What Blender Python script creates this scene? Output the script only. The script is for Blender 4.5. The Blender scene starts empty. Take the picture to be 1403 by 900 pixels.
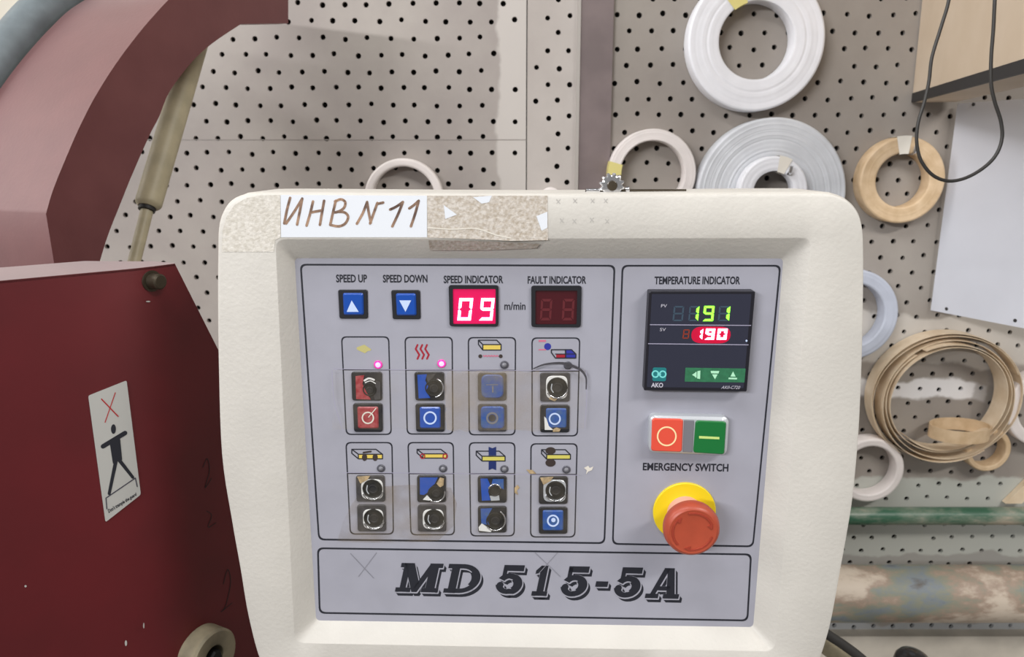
import bpy, math, random
from mathutils import Vector, Matrix
random.seed(7)
S = bpy.context.scene
COL = S.collection
PI = math.pi

# ------------------------------------------------------------------ camera, light, exposure
F_PX, PITCH, CAM = 1080.0, math.radians(12), Vector((0, 0, 1.40))
cam_data = bpy.data.cameras.new('camera')
cam_data.sensor_width = 36
cam_data.lens = 36 * F_PX / 1403
cam_data.clip_start = 0.01
cam_data.dof.use_dof = True
cam_data.dof.focus_distance = 0.56
cam_data.dof.aperture_fstop = 15
cam = bpy.data.objects.new('camera', cam_data)
COL.objects.link(cam)
cam.location = CAM
cam.rotation_euler = (PI / 2 - PITCH, 0, 0)
S.camera = cam
S.view_settings.view_transform = 'Standard'
S.view_settings.look = 'None'
S.view_settings.gamma = 1
S.view_settings.use_curve_mapping = False
S.view_settings.exposure = 0.04

world = bpy.data.worlds.new('world')
S.world = world
world.use_nodes = True
world.node_tree.nodes['Background'].inputs[0].default_value = (1.0, 0.98, 0.96, 1)
world.node_tree.nodes['Background'].inputs[1].default_value = 0.27


def lamp(name, loc, target, sx, sy, power, color=(1, 0.97, 0.93)):
    d = bpy.data.lights.new(name, 'AREA')
    d.shape = 'RECTANGLE'
    d.size, d.size_y, d.energy, d.color = sx, sy, power, color
    o = bpy.data.objects.new(name, d)
    COL.objects.link(o)
    o.location = loc
    o.rotation_euler = (Vector(target) - Vector(loc)).to_track_quat('-Z', 'Y').to_euler()
    return o


lamp('ceiling_tube_or_fill', (-3.0, -3.6, 3.0), (0.0, 1.0, 1.3), 2.4, 0.12, 165, (0.98, 0.98, 1.0))
lamp('ceiling_tube_or_fill', (-0.45, -0.1, 2.75), (0.0, 0.7, 1.2), 1.3, 0.16, 13, (0.97, 0.98, 1.0))
lamp('ceiling_tube_or_fill', (1.6, -0.9, 2.9), (0.6, 1.2, 1.2), 1.3, 0.16, 38)
lamp('ceiling_tube_or_fill', (-2.3, 0.5, 2.4), (-0.5, 0.8, 1.45), 0.8, 1.5, 30, (1.0, 0.97, 0.95))  # added broad fill aimed at the red arm to brighten its outer face


# ------------------------------------------------------------------ pixel <-> place helpers
FW = Vector((0, math.cos(PITCH), -math.sin(PITCH)))
UP = Vector((0, math.sin(PITCH), math.cos(PITCH)))
RT = Vector((1, 0, 0))


def ray(px, py):
    return FW + RT * ((px - 701.5) / F_PX) + UP * ((450 - py) / F_PX)


def on_plane(px, py, p0, n):
    d = ray(px, py)
    return CAM + d * ((Vector(p0) - CAM).dot(n) / d.dot(n))


def at_depth(px, py, Y):
    return on_plane(px, py, (0, Y, 0), Vector((0, 1, 0)))


WALL = 1.25


def wp(px, py, off=0.0):
    return at_depth(px, py, WALL - off)


def zc(P):
    return (P - CAM).dot(FW)


def vplane(p0, dx, dy):
    n = Vector((dy, -dx, 0)).normalized()
    return lambda px, py, o=0.0: on_plane(px, py, Vector(p0) + n * o, n)


# control panel frame of reference: origin at the centre of its face plate
_PM = (Matrix.Rotation(math.radians(-1.089), 3, 'Z') @ Matrix.Rotation(math.radians(1.286), 3, 'X')
       @ Matrix.Rotation(math.radians(0.202), 3, 'Y'))
PO = Vector((0.0168, 0.5403, 1.40 - 0.2055))
PU, PV, PN = _PM.col[0].copy(), _PM.col[2].copy(), -_PM.col[1].copy()
MM = 0.001
PXM = 0.00051                                   # metres per pixel on the panel


def pp(px, py, n=0.0):                          # n in millimetres in front of the face plate
    return on_plane(px, py, PO + PN * (n * MM), PN)


def pn(P, n):                                   # move a panel point along the panel normal
    return P + PN * (n * MM)


# ------------------------------------------------------------------ materials
def lin(c):
    return tuple((x / 12.92 if x <= 0.04045 else ((x + 0.055) / 1.055) ** 2.4) for x in [v / 255 for v in c]) + (1,)


MATS = {}


def mat(name, rgb, rough=0.5, metal=0.0, var=0.0, scale=30.0, bump=0.0, bscale=200.0, emit=None, estr=0.0, coat=0.0, rgb2=None, spec=0.5, detail=4.0, sheen=0.0):
    m = bpy.data.materials.new(name)
    m.use_nodes = True
    nt = m.node_tree
    b = nt.nodes['Principled BSDF']
    b.inputs['Base Color'].default_value = lin(rgb)
    b.inputs['Roughness'].default_value = rough
    b.inputs['Metallic'].default_value = metal
    b.inputs['Coat Weight'].default_value = coat
    b.inputs['Specular IOR Level'].default_value = spec
    b.inputs['Sheen Weight'].default_value = sheen
    b.inputs['Sheen Roughness'].default_value = 0.5
    tc = nt.nodes.new('ShaderNodeTexCoord')
    if var > 0 or rgb2:
        nz = nt.nodes.new('ShaderNodeTexNoise')
        nz.inputs['Scale'].default_value = scale
        nz.inputs['Detail'].default_value = detail
        nt.links.new(tc.outputs['Object'], nz.inputs['Vector'])
        rp = nt.nodes.new('ShaderNodeValToRGB')
        rp.color_ramp.elements[0].position = 0.35
        rp.color_ramp.elements[1].position = 0.65
        a = rgb2 if rgb2 else tuple(v * (1 - var) for v in rgb)
        rp.color_ramp.elements[0].color = lin(a)
        rp.color_ramp.elements[1].color = lin(rgb)
        nt.links.new(nz.outputs['Fac'], rp.inputs['Fac'])
        nt.links.new(rp.outputs['Color'], b.inputs['Base Color'])
    if bump > 0:
        nb = nt.nodes.new('ShaderNodeTexNoise')
        nb.inputs['Scale'].default_value = bscale
        nb.inputs['Detail'].default_value = 3
        nt.links.new(tc.outputs['Object'], nb.inputs['Vector'])
        bp = nt.nodes.new('ShaderNodeBump')
        bp.inputs['Strength'].default_value = bump
        bp.inputs['Distance'].default_value = 0.001
        nt.links.new(nb.outputs['Fac'], bp.inputs['Height'])
        nt.links.new(bp.outputs['Normal'], b.inputs['Normal'])
    if emit:
        b.inputs['Emission Color'].default_value = lin(emit)
        b.inputs['Emission Strength'].default_value = estr
    MATS[name] = m
    return m


def film(name, rgb, alpha, rough=0.25, var=0.3, scale=60):
    """thin see-through adhesive film: part clear, part tinted and glossy"""
    m = bpy.data.materials.new(name)
    m.use_nodes = True
    nt = m.node_tree
    b = nt.nodes['Principled BSDF']
    b.inputs['Base Color'].default_value = lin(rgb)
    b.inputs['Roughness'].default_value = rough
    tc = nt.nodes.new('ShaderNodeTexCoord')
    nz = nt.nodes.new('ShaderNodeTexNoise')
    nz.inputs['Scale'].default_value = scale
    nz.inputs['Detail'].default_value = 5
    nt.links.new(tc.outputs['Object'], nz.inputs['Vector'])
    mr = nt.nodes.new('ShaderNodeMapRange')
    mr.inputs['From Min'].default_value = 0.3
    mr.inputs['From Max'].default_value = 0.7
    mr.inputs['To Min'].default_value = max(0, alpha - var)
    mr.inputs['To Max'].default_value = min(1, alpha + var)
    nt.links.new(nz.outputs['Fac'], mr.inputs['Value'])
    nt.links.new(mr.outputs['Result'], b.inputs['Alpha'])
    bp = nt.nodes.new('ShaderNodeBump')
    bp.inputs['Strength'].default_value = 0.5
    bp.inputs['Distance'].default_value = 0.002
    nt.links.new(nz.outputs['Fac'], bp.inputs['Height'])
    nt.links.new(bp.outputs['Normal'], b.inputs['Normal'])
    MATS[name] = m
    return m


def board_mat(name, rgb, rgb2, patches=()):
    """perforated board: mottled paint, soft stains, and patches of other tones, filler among them, with ragged edges
    patches: (x0, x1, z0, z1, rgb) in place coordinates"""
    m = mat(name, rgb, rough=0.75, bump=0.25, bscale=60)
    nt = m.node_tree
    b = nt.nodes['Principled BSDF']
    tc = nt.nodes.new('ShaderNodeTexCoord')
    n1 = nt.nodes.new('ShaderNodeTexNoise')
    n1.inputs['Scale'].default_value = 5.0
    n1.inputs['Detail'].default_value = 6
    n1.inputs['Roughness'].default_value = 0.6
    nt.links.new(tc.outputs['Object'], n1.inputs['Vector'])
    rp = nt.nodes.new('ShaderNodeValToRGB')
    rp.color_ramp.elements[0].position = 0.36
    rp.color_ramp.elements[1].position = 0.66
    rp.color_ramp.elements[0].color = lin(rgb2)
    rp.color_ramp.elements[1].color = lin(rgb)
    nt.links.new(n1.outputs['Fac'], rp.inputs['Fac'])
    out = rp.outputs['Color']
    if patches:
        sep = nt.nodes.new('ShaderNodeSeparateXYZ')
        n2 = nt.nodes.new('ShaderNodeTexNoise')
        n2.inputs['Scale'].default_value = 14
        n2.inputs['Detail'].default_value = 5
        nt.links.new(tc.outputs['Object'], n2.inputs['Vector'])
        mx = nt.nodes.new('ShaderNodeMix')
        mx.data_type = 'VECTOR'
        sc = nt.nodes.new('ShaderNodeVectorMath')
        sc.operation = 'MULTIPLY_ADD'
        sc.inputs[1].default_value = (0.05, 0.0, 0.05)
        nt.links.new(n2.outputs['Color'], sc.inputs[0])
        nt.links.new(tc.outputs['Object'], sc.inputs[2])
        nt.links.new(sc.outputs[0], sep.inputs[0])

        def math_(op, a, bb):
            q = nt.nodes.new('ShaderNodeMath')
            q.operation = op
            for i, v in enumerate((a, bb)):
                if isinstance(v, (int, float)):
                    q.inputs[i].default_value = v
                else:
                    nt.links.new(v, q.inputs[i])
            return q.outputs[0]
        for (x0, x1, z0, z1, pc, amt) in patches:
            e = 0.004

            def soft(sock, lo, hi):
                def ss(edge, sgn):
                    q = nt.nodes.new('ShaderNodeMapRange')
                    q.interpolation_type = 'SMOOTHSTEP'
                    q.inputs['From Min'].default_value = edge - e
                    q.inputs['From Max'].default_value = edge + e
                    q.inputs['To Min'].default_value = 0 if sgn > 0 else 1
                    q.inputs['To Max'].default_value = 1 if sgn > 0 else 0
                    nt.links.new(sock, q.inputs['Value'])
                    return q.outputs[0]
                return math_('MULTIPLY', ss(lo, 1), ss(hi, -1))
            o = 0.025
            fx = soft(sep.outputs['X'], x0 + o, x1 + o)
            fz = soft(sep.outputs['Z'], z0 + o, z1 + o)
            f = math_('MULTIPLY', math_('MULTIPLY', fx, fz), amt)
            mc = nt.nodes.new('ShaderNodeMix')
            mc.data_type = 'RGBA'
            nt.links.new(f, mc.inputs[0])
            nt.links.new(out, mc.inputs[6])
            mc.inputs[7].default_value = lin(pc)
            out = mc.outputs[2]
    nt.links.new(out, b.inputs['Base Color'])
    return m


# ------------------------------------------------------------------ mesh helpers
class Mesh:
    def __init__(self):
        self.v, self.f = [], []

    def face(self, pts):
        i = len(self.v)
        self.v += [Vector(p) for p in pts]
        self.f.append(list(range(i, i + len(pts))))
        return self

    def loops(self, rings, closed=True, cap0=False, cap1=False):
        n = len(rings[0])
        base = len(self.v)
        for r in rings:
            self.v += [Vector(p) for p in r]
        for a in range(len(rings) - 1):
            for k in range(n if closed else n - 1):
                k2 = (k + 1) % n
                self.f.append([base + a * n + k, base + a * n + k2, base + (a + 1) * n + k2, base + (a + 1) * n + k])
        if cap0:
            self.f.append([base + k for k in range(n)][::-1])
        if cap1:
            self.f.append([base + (len(rings) - 1) * n + k for k in range(n)])
        return self

    def lathe(self, c, ax, prof, seg=48, caps=False, ref=None):
        """prof: (radius, height along ax)"""
        ax = Vector(ax).normalized()
        e1 = (ref or ax.orthogonal()).normalized()
        e2 = ax.cross(e1)
        rings = []
        for r, h in prof:
            rings.append([Vector(c) + ax * h + (e1 * math.cos(2 * PI * k / seg) + e2 * math.sin(2 * PI * k / seg)) * r for k in range(seg)])
        return self.loops(rings, True, caps, caps)

    def tube(self, pts, r, seg=12, caps=True):
        pts = [Vector(p) for p in pts]
        rings = []
        e1 = None
        for i, p in enumerate(pts):
            t = (pts[min(i + 1, len(pts) - 1)] - pts[max(i - 1, 0)]).normalized()
            e1 = (t.orthogonal() if e1 is None else (e1 - t * e1.dot(t))).normalized()
            e2 = t.cross(e1)
            rr = r[i] if isinstance(r, (list, tuple)) else r
            rings.append([p + (e1 * math.cos(2 * PI * k / seg) + e2 * math.sin(2 * PI * k / seg)) * rr for k in range(seg)])
        return self.loops(rings, True, caps, caps)

    def prism(self, a, b):
        """solid between two matching outlines"""
        return self.loops([a, b], True, True, True)

    def flat(self, polys, n=0.15, fn=None):
        """printed shapes: polygons in picture pixels laid on the panel plane"""
        fn = fn or pp
        for k, p in enumerate(polys):
            self.face([fn(x, y, n + 0.0006 * (k % 40)) for x, y in p])
        return self


def build(name, M, material, parent=None, smooth=0, origin=None):
    """ONE mesh object; parts share their thing's origin"""
    if parent is not None:
        org = Vector(parent['_org'])
    elif origin is not None:
        org = Vector(origin)
    else:
        xs = [p.x for p in M.v]; ys = [p.y for p in M.v]; zs = [p.z for p in M.v]
        org = Vector(((min(xs) + max(xs)) / 2, (min(ys) + max(ys)) / 2, min(zs)))
    me = bpy.data.meshes.new(name)
    me.from_pydata([tuple(p - org) for p in M.v], [], M.f)
    me.validate()
    import bmesh
    bm = bmesh.new()
    bm.from_mesh(me)
    bmesh.ops.remove_doubles(bm, verts=bm.verts, dist=1e-7)
    bmesh.ops.recalc_face_normals(bm, faces=bm.faces)
    bm.to_mesh(me)
    bm.free()
    me.materials.append(material)
    if smooth:
        for p in me.polygons:
            p.use_smooth = True
        me.set_sharp_from_angle(angle=math.radians(smooth))
    o = bpy.data.objects.new(name, me)
    COL.objects.link(o)
    ORG[o.name] = org
    o['_org'] = list(org)
    if parent is not None:
        o.parent = parent
    else:
        o.location = org
    return o


ORG = {}


def tag(o, label, cat, group=None):
    o['label'] = label
    o['category'] = cat
    if group:
        o['group'] = group
    return o


def thing(name, loc, label, cat, group=None):
    o = bpy.data.objects.new(name, None)
    COL.objects.link(o)
    o.location = loc
    o['_org'] = list(loc)
    o.empty_display_size = 0.05
    return tag(o, label, cat, group)


def structure(name, M, material, smooth=0):
    o = build(name, M, material, smooth=smooth, origin=(0, 0, 0))
    o['kind'] = 'structure'
    return o


# ------------------------------------------------------------------ drawing in picture pixels
def lerp(a, b, t):
    return (a[0] + (b[0] - a[0]) * t, a[1] + (b[1] - a[1]) * t)


def quad_map(c, s, t):
    """c = TL, TR, BR, BL; s to the right, t down"""
    return lerp(lerp(c[0], c[1], s), lerp(c[3], c[2], s), t)


def box4(x0, y0, x1, y1, sk=0.0):
    """upright rectangle that narrows with the panel's own perspective; sk = shift of the bottom"""
    def sh(x):
        return (701 - x) * 0.00019 * (y1 - y0)
    return [(x0, y0), (x1, y0), (x1 + sh(x1), y1), (x0 + sh(x0), y1)]


def rquad(c, r=0.0, inset=0.0, seg=5):
    w = math.dist(c[0], c[1]); h = math.dist(c[0], c[3])
    s0, t0 = inset / w, inset / h
    c = [quad_map(c, s0, t0), quad_map(c, 1 - s0, t0), quad_map(c, 1 - s0, 1 - t0), quad_map(c, s0, 1 - t0)]
    r = max(0.01, r - inset * 0.5)
    out = []
    for i in range(4):
        p, a, b = c[i], c[i - 1], c[(i + 1) % 4]
        pa = lerp(p, a, min(0.49, r / math.dist(p, a)))
        pb = lerp(p, b, min(0.49, r / math.dist(p, b)))
        for k in range(seg + 1):
            t = k / seg
            out.append(lerp(lerp(pa, p, t), lerp(p, pb, t), t))
    return out


def ring_polys(outer, inner):
    n = len(outer)
    return [[outer[i], outer[(i + 1) % n], inner[(i + 1) % n], inner[i]] for i in range(n)]


def frame_polys(c, r, w):
    return ring_polys(rquad(c, r, -w / 2), rquad(c, r, w / 2))


def circ(cx, cy, r, ry=None, seg=24, a0=0.0, a1=2 * PI):
    ry = ry or r
    return [(cx + r * math.cos(a0 + (a1 - a0) * k / seg), cy + ry * math.sin(a0 + (a1 - a0) * k / seg)) for k in range(seg)]


def annulus(cx, cy, r, w, seg=28):
    return ring_polys(circ(cx, cy, r + w / 2, seg=seg), circ(cx, cy, r - w / 2, seg=seg))


def stroke(pts, w, round_=True):
    out = []
    for i in range(len(pts) - 1):
        (x0, y0), (x1, y1) = pts[i], pts[i + 1]
        l = math.hypot(x1 - x0, y1 - y0) or 1e-6
        w0 = w[i] if isinstance(w, (list, tuple)) else w
        w1 = w[i + 1] if isinstance(w, (list, tuple)) else w
        nx, ny = -(y1 - y0) / l / 2, (x1 - x0) / l / 2
        out.append([(x0 + nx * w0, y0 + ny * w0), (x1 + nx * w1, y1 + ny * w1), (x1 - nx * w1, y1 - ny * w1), (x0 - nx * w0, y0 - ny * w0)])
    if round_:
        for i, p in enumerate(pts):
            w0 = w[i] if isinstance(w, (list, tuple)) else w
            out.append(circ(p[0], p[1], w0 / 2, seg=10))
    return out


def closed(pts):
    return list(pts) + [pts[0]]


def catmull(pts, sub=8, close=False):
    n = len(pts)
    P = [Vector(p) if len(p) == 3 else Vector((p[0], p[1], 0)) for p in pts]
    out = []
    for i in range(n if close else n - 1):
        if close:
            a, b, c, d = P[i - 1], P[i], P[(i + 1) % n], P[(i + 2) % n]
        else:
            a, b, c, d = P[max(i - 1, 0)], P[i], P[i + 1], P[min(i + 2, n - 1)]
        for k in range(sub):
            t = k / sub
            out.append(0.5 * ((2 * b) + (c - a) * t + (2 * a - 5 * b + 4 * c - d) * t * t + (3 * b - a - 3 * c + d) * t ** 3))
    if not close:
        out.append(P[-1])
    return [tuple(p) for p in out] if len(pts[0]) == 3 else [(p.x, p.y) for p in out]


def text_polys(s, quad, bold=0.012):
    """glyphs of the built-in font squeezed into a picture quad; list of triangles / polygons"""
    cu = bpy.data.curves.new('glyphs', 'FONT')
    cu.body = s
    cu.offset = bold
    cu.resolution_u = 3
    o = bpy.data.objects.new('glyphs', cu)
    COL.objects.link(o)
    dg = bpy.context.evaluated_depsgraph_get()
    dg.update()
    me = bpy.data.meshes.new_from_object(o.evaluated_get(dg))
    xs = [v.co.x for v in me.vertices]; ys = [v.co.y for v in me.vertices]
    x0, x1, y0, y1 = min(xs), max(xs), min(ys), max(ys)
    out = []
    for p in me.polygons:
        out.append([quad_map(quad, (me.vertices[i].co.x - x0) / (x1 - x0), 1 - (me.vertices[i].co.y - y0) / (y1 - y0)) for i in p.vertices])
    bpy.data.objects.remove(o)
    bpy.data.curves.remove(cu)
    bpy.data.meshes.remove(me)
    return out


SEG7 = {'0': 'abcdef', '1': 'bc', '9': 'abcdfg', '8': 'abcdefg'}


def digit(quad, ch, w=0.2, gap=0.02, skew=0.0):
    """seven-segment digit inside a picture quad"""
    h2 = w / 2
    ww = w * 0.62
    segs = {
        'a': [(gap + .02, 0), (1 - gap - .02, 0), (1 - w - gap, ww), (w + gap, ww)],
        'd': [(w + gap, 1 - ww), (1 - w - gap, 1 - ww), (1 - gap - .02, 1), (gap + .02, 1)],
        'g': [(gap + h2 * .6, .5), (w, .5 - ww / 2), (1 - w, .5 - ww / 2), (1 - gap - h2 * .6, .5), (1 - w, .5 + ww / 2), (w, .5 + ww / 2)],
        'f': [(0, .03), (w, ww + .02), (w, .5 - ww / 2 - .02), (h2 * .6, .49), (0, .46)],
        'b': [(1, .03), (1, .46), (1 - h2 * .6, .49), (1 - w, .5 - ww / 2 - .02), (1 - w, ww + .02)],
        'e': [(0, .97), (0, .54), (h2 * .6, .51), (w, .5 + ww / 2 + .02), (w, 1 - ww - .02)],
        'c': [(1, .97), (1 - w, 1 - ww - .02), (1 - w, .5 + ww / 2 + .02), (1 - h2 * .6, .51), (1, .54)],
    }
    return [[quad_map(quad, s + skew * (1 - t), t) for s, t in segs[k]] for k in SEG7[ch]]


def raise_(M, polys, n0, n1, fn=None):
    """each picture polygon becomes a solid standing from n0 to n1 on the panel"""
    for p in polys:
        top = [pp(x, y, n1) for x, y in p]
        M.prism(top, [q - PN * ((n1 - n0) * MM) for q in top])
    return M


def rblock(M, c, r, n0, n1, ch=1.0, cap=True, fn=None):
    """rounded block on the panel with a chamfered rim (ch in pixels)"""
    hi = [pp(x, y, n1) for x, y in rquad(c, r, ch)]
    mid = [pp(x, y, n1) - PN * (ch * PXM) for x, y in rquad(c, r, 0)]
    lo = [p - PN * ((n1 - n0) * MM - ch * PXM) for p in mid]
    return M.loops([lo, mid, hi], True, False, True)


# ------------------------------------------------------------------ palette
mat('cream_paint', (209, 205, 197), rough=0.45, bump=0.25, bscale=350, var=0.035, scale=18)
mat('grey_plate', (165, 165, 176), rough=0.42, var=0.03, scale=40, spec=0.4)
mat('ink', (28, 30, 40), rough=0.6)
mat('ink_soft', (62, 62, 74), rough=0.6)
mat('black_plastic', (30, 31, 36), rough=0.4)
mat('dark_hole', (6, 6, 6), rough=0.7)
mat('grey_bezel', (70, 68, 70), rough=0.5, var=0.25, scale=200)
mat('blue_cap', (14, 74, 168), rough=0.3, coat=0.3)
mat('blue_worn', (26, 76, 156), rough=0.4, rgb2=(58, 92, 142), scale=260)
mat('red_worn', (150, 34, 46), rough=0.4, rgb2=(170, 80, 84), scale=300)
mat('white_print', (196, 214, 248), rough=0.5)
mat('chrome', (225, 225, 228), rough=0.18, metal=1.0)
mat('white_gloss', (225, 225, 222), rough=0.25, coat=0.5)
mat('grey_rubber', (32, 31, 33), rough=0.6)
mat('beige_crumb', (190, 165, 125), rough=0.8, var=0.2, scale=400)
mat('lens_grey', (120, 120, 126), rough=0.3)
mat('lens_dark', (82, 82, 90), rough=0.35)
mat('led_lit', (255, 90, 190), rough=0.3, emit=(255, 130, 215), estr=3.0)
mat('led_rim', (215, 60, 150), rough=0.3, emit=(230, 40, 150), estr=0.5)
mat('display_red', (150, 10, 60), rough=0.35, emit=(255, 0, 100), estr=0.5)  # emission spreads the digits' halo over the red window
mat('display_dim', (70, 18, 26), rough=0.25)
mat('digit_dim', (96, 34, 40), rough=0.35)
mat('digit_lit_red', (255, 170, 200), emit=(255, 160, 200), estr=4.5)
mat('digit_lit_green', (150, 255, 80), emit=(120, 255, 40), estr=1.7)
mat('digit_off_grey', (58, 76, 92), rough=0.4)
mat('digit_off_brown', (125, 50, 34), rough=0.4, emit=(190, 50, 20), estr=0.12)
mat('display_glow_red', (140, 5, 40), rough=0.35, emit=(255, 0, 70), estr=0.36)
mat('controller_face', (42, 44, 60), rough=0.22, coat=0.4)
mat('controller_body', (24, 23, 32), rough=0.4)
mat('line_grey', (160, 156, 178), rough=0.5)
mat('teal', (30, 118, 122), rough=0.4)
mat('teal_light', (120, 215, 210), rough=0.4)
mat('strip_green', (52, 120, 84), rough=0.4, var=0.12, scale=300)
mat('pale_green', (176, 232, 196), rough=0.5)
mat('pale_grey', (190, 188, 200), rough=0.5)
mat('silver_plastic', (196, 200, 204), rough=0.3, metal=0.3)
mat('switch_red', (226, 82, 62), rough=0.4)
mat('switch_green', (20, 112, 52), rough=0.4)
mat('cream_print', (250, 222, 170), rough=0.5)
mat('green_print', (200, 224, 130), rough=0.5)
mat('yellow_plate', (236, 208, 30), rough=0.4)
mat('estop_red', (176, 76, 52), rough=0.4, var=0.05, scale=90)
mat('estop_stem', (222, 168, 160), rough=0.4)
mat('estop_groove', (156, 58, 40), rough=0.5)
mat('icon_yellow', (222, 196, 92), rough=0.5)
mat('icon_pale_yellow', (206, 196, 96), rough=0.5)
mat('icon_bolt', (190, 182, 120), rough=0.5)
mat('icon_cream', (205, 200, 190), rough=0.5)
mat('icon_red', (160, 30, 48), rough=0.5)
mat('icon_pink', (205, 110, 135), rough=0.5)
mat('icon_blue', (44, 48, 150), rough=0.5)
mat('icon_navy', (28, 44, 100), rough=0.5)
mat('icon_brown', (58, 48, 44), rough=0.5)
film('clear_tape', (200, 186, 160), 0.04, rough=0.15, var=0.05, scale=70)
film('grimy_tape', (150, 132, 108), 0.13, rough=0.3, var=0.2, scale=45)
film('dirty_tape', (178, 160, 132), 0.16, rough=0.3, var=0.16, scale=45)
mat('old_tape', (202, 196, 184), rough=0.5, rgb2=(222, 217, 208), scale=420, bump=0.4, bscale=500, detail=6)
mat('old_tape_brown', (178, 166, 150), rough=0.6, rgb2=(210, 203, 194), scale=420, bump=0.5, bscale=500, detail=6)
mat('white_strip', (226, 230, 236), rough=0.45)
mat('marker_brown', (176, 142, 116), rough=0.7, rgb2=(92, 70, 60), scale=130)
mat('pencil', (136, 136, 145), rough=0.7)
mat('faint', (186, 183, 178), rough=0.7)
mat('seam', (138, 131, 126), rough=0.7)
mat('smudge', (74, 72, 78), rough=0.6, var=0.2, scale=300)
mat('red_paint', (98, 24, 30), rough=0.42, rgb2=(90, 23, 28), scale=14, bump=0.06, bscale=300, spec=0.5)
mat('arm_paint', (90, 32, 33), rough=0.5, rgb2=(98, 42, 42), scale=22, bump=0.1, bscale=250, spec=0.5, sheen=0.4)
mat('steel_dark', (70, 62, 50), rough=0.45, metal=0.6)
mat('sticker_white', (184, 184, 180), rough=0.5)
mat('sticker_red', (176, 40, 44), rough=0.6)
mat('washer_beige', (146, 136, 112), rough=0.5, var=0.2, scale=50)
mat('strut_beige', (190, 180, 150), rough=0.5, var=0.1, scale=40)
mat('hose_grey', (112, 122, 126), rough=0.55, var=0.12, scale=50)
mat('post_mauve', (120, 107, 106), rough=0.7, var=0.1, scale=20)
mat('post_edge_highlight', (166, 160, 154), rough=0.7)  # paler colour paints the highlight along the post's edge
mat('backing_dark', (18, 15, 13), rough=0.9)
mat('plaster', (202, 196, 182), rough=0.9, var=0.06, scale=6)
mat('coil_white', (232, 232, 236), rough=0.45, var=0.03, scale=30)
mat('coil_warm', (228, 220, 216), rough=0.45, var=0.04, scale=30)
mat('coil_grey', (208, 210, 214), rough=0.4, var=0.06, scale=25)
mat('coil_blue', (184, 189, 202), rough=0.45, var=0.05, scale=30)
mat('coil_wood', (212, 186, 152), rough=0.5, rgb2=(196, 168, 132), scale=60)
mat('ribbon_wood', (228, 210, 184), rough=0.5, rgb2=(214, 192, 162), scale=40)
mat('tape_yellow', (216, 204, 130), rough=0.5)
mat('tape_pale', (224, 218, 206), rough=0.5)
mat('plywood', (214, 197, 176), rough=0.6, rgb2=(203, 184, 160), scale=8)
mat('board_black', (40, 38, 38), rough=0.6)
mat('cardboard_white', (212, 214, 222), rough=0.6, var=0.03, scale=8)
mat('cable_black', (52, 50, 48), rough=0.5)
def layered_paint(name, stops, stretch, scale, rough):
    """old paint worn through in layers: noise picks one of several coats"""
    mm = mat(name, (128, 128, 128), rough=rough, bump=0.25, bscale=90)
    nt = mm.node_tree
    tc = nt.nodes.new('ShaderNodeTexCoord')
    mp = nt.nodes.new('ShaderNodeMapping')
    mp.inputs['Scale'].default_value = stretch
    mp.inputs['Location'].default_value = (0.075, 0, 0)
    nz = nt.nodes.new('ShaderNodeTexNoise')
    nz.inputs['Scale'].default_value = scale
    nz.inputs['Detail'].default_value = 9
    nz.inputs['Roughness'].default_value = 0.65
    rp = nt.nodes.new('ShaderNodeValToRGB')
    el = rp.color_ramp.elements
    while len(el) < len(stops):
        el.new(0.5)
    for e, (p, c) in zip(el, stops):
        e.position, e.color = p, lin(c)
    nt.links.new(tc.outputs['Object'], mp.inputs['Vector'])
    nt.links.new(mp.outputs[0], nz.inputs['Vector'])
    nt.links.new(nz.outputs['Fac'], rp.inputs['Fac'])
    nt.links.new(rp.outputs['Color'], nt.nodes['Principled BSDF'].inputs['Base Color'])


layered_paint('pipe_worn', [(.30, (92, 84, 76)), (.38, (122, 130, 136)), (.44, (134, 136, 120)), (.50, (158, 138, 122)), (.58, (198, 184, 167)), (.8, (206, 192, 176))], (.8, 1, 1.8), 9, .55)
layered_paint('pipe_green', [(.30, (40, 80, 58)), (.45, (54, 94, 72)), (.52, (116, 128, 112)), (.60, (172, 160, 142))], (.6, 1, 2), 7, .4)
mat('ledge_beige', (206, 198, 184), rough=0.7, var=0.1, scale=15)
mat('knob_black', (18, 18, 20), rough=0.25, coat=0.4)
mat('floor_grey', (120, 116, 110), rough=0.8, var=0.1, scale=3)
m = MATS

# ------------------------------------------------------------------ the setting
structure('floor', Mesh().face([(-3, -2, 0), (3, -2, 0), (3, 1.6, 0), (-3, 1.6, 0)]), m['floor_grey'])
structure('wall_back', Mesh().face([(-3, WALL + .009, 0), (3, WALL + .009, 0), (3, WALL + .009, 3.2), (-3, WALL + .009, 3.2)]), m['backing_dark'])


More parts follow.
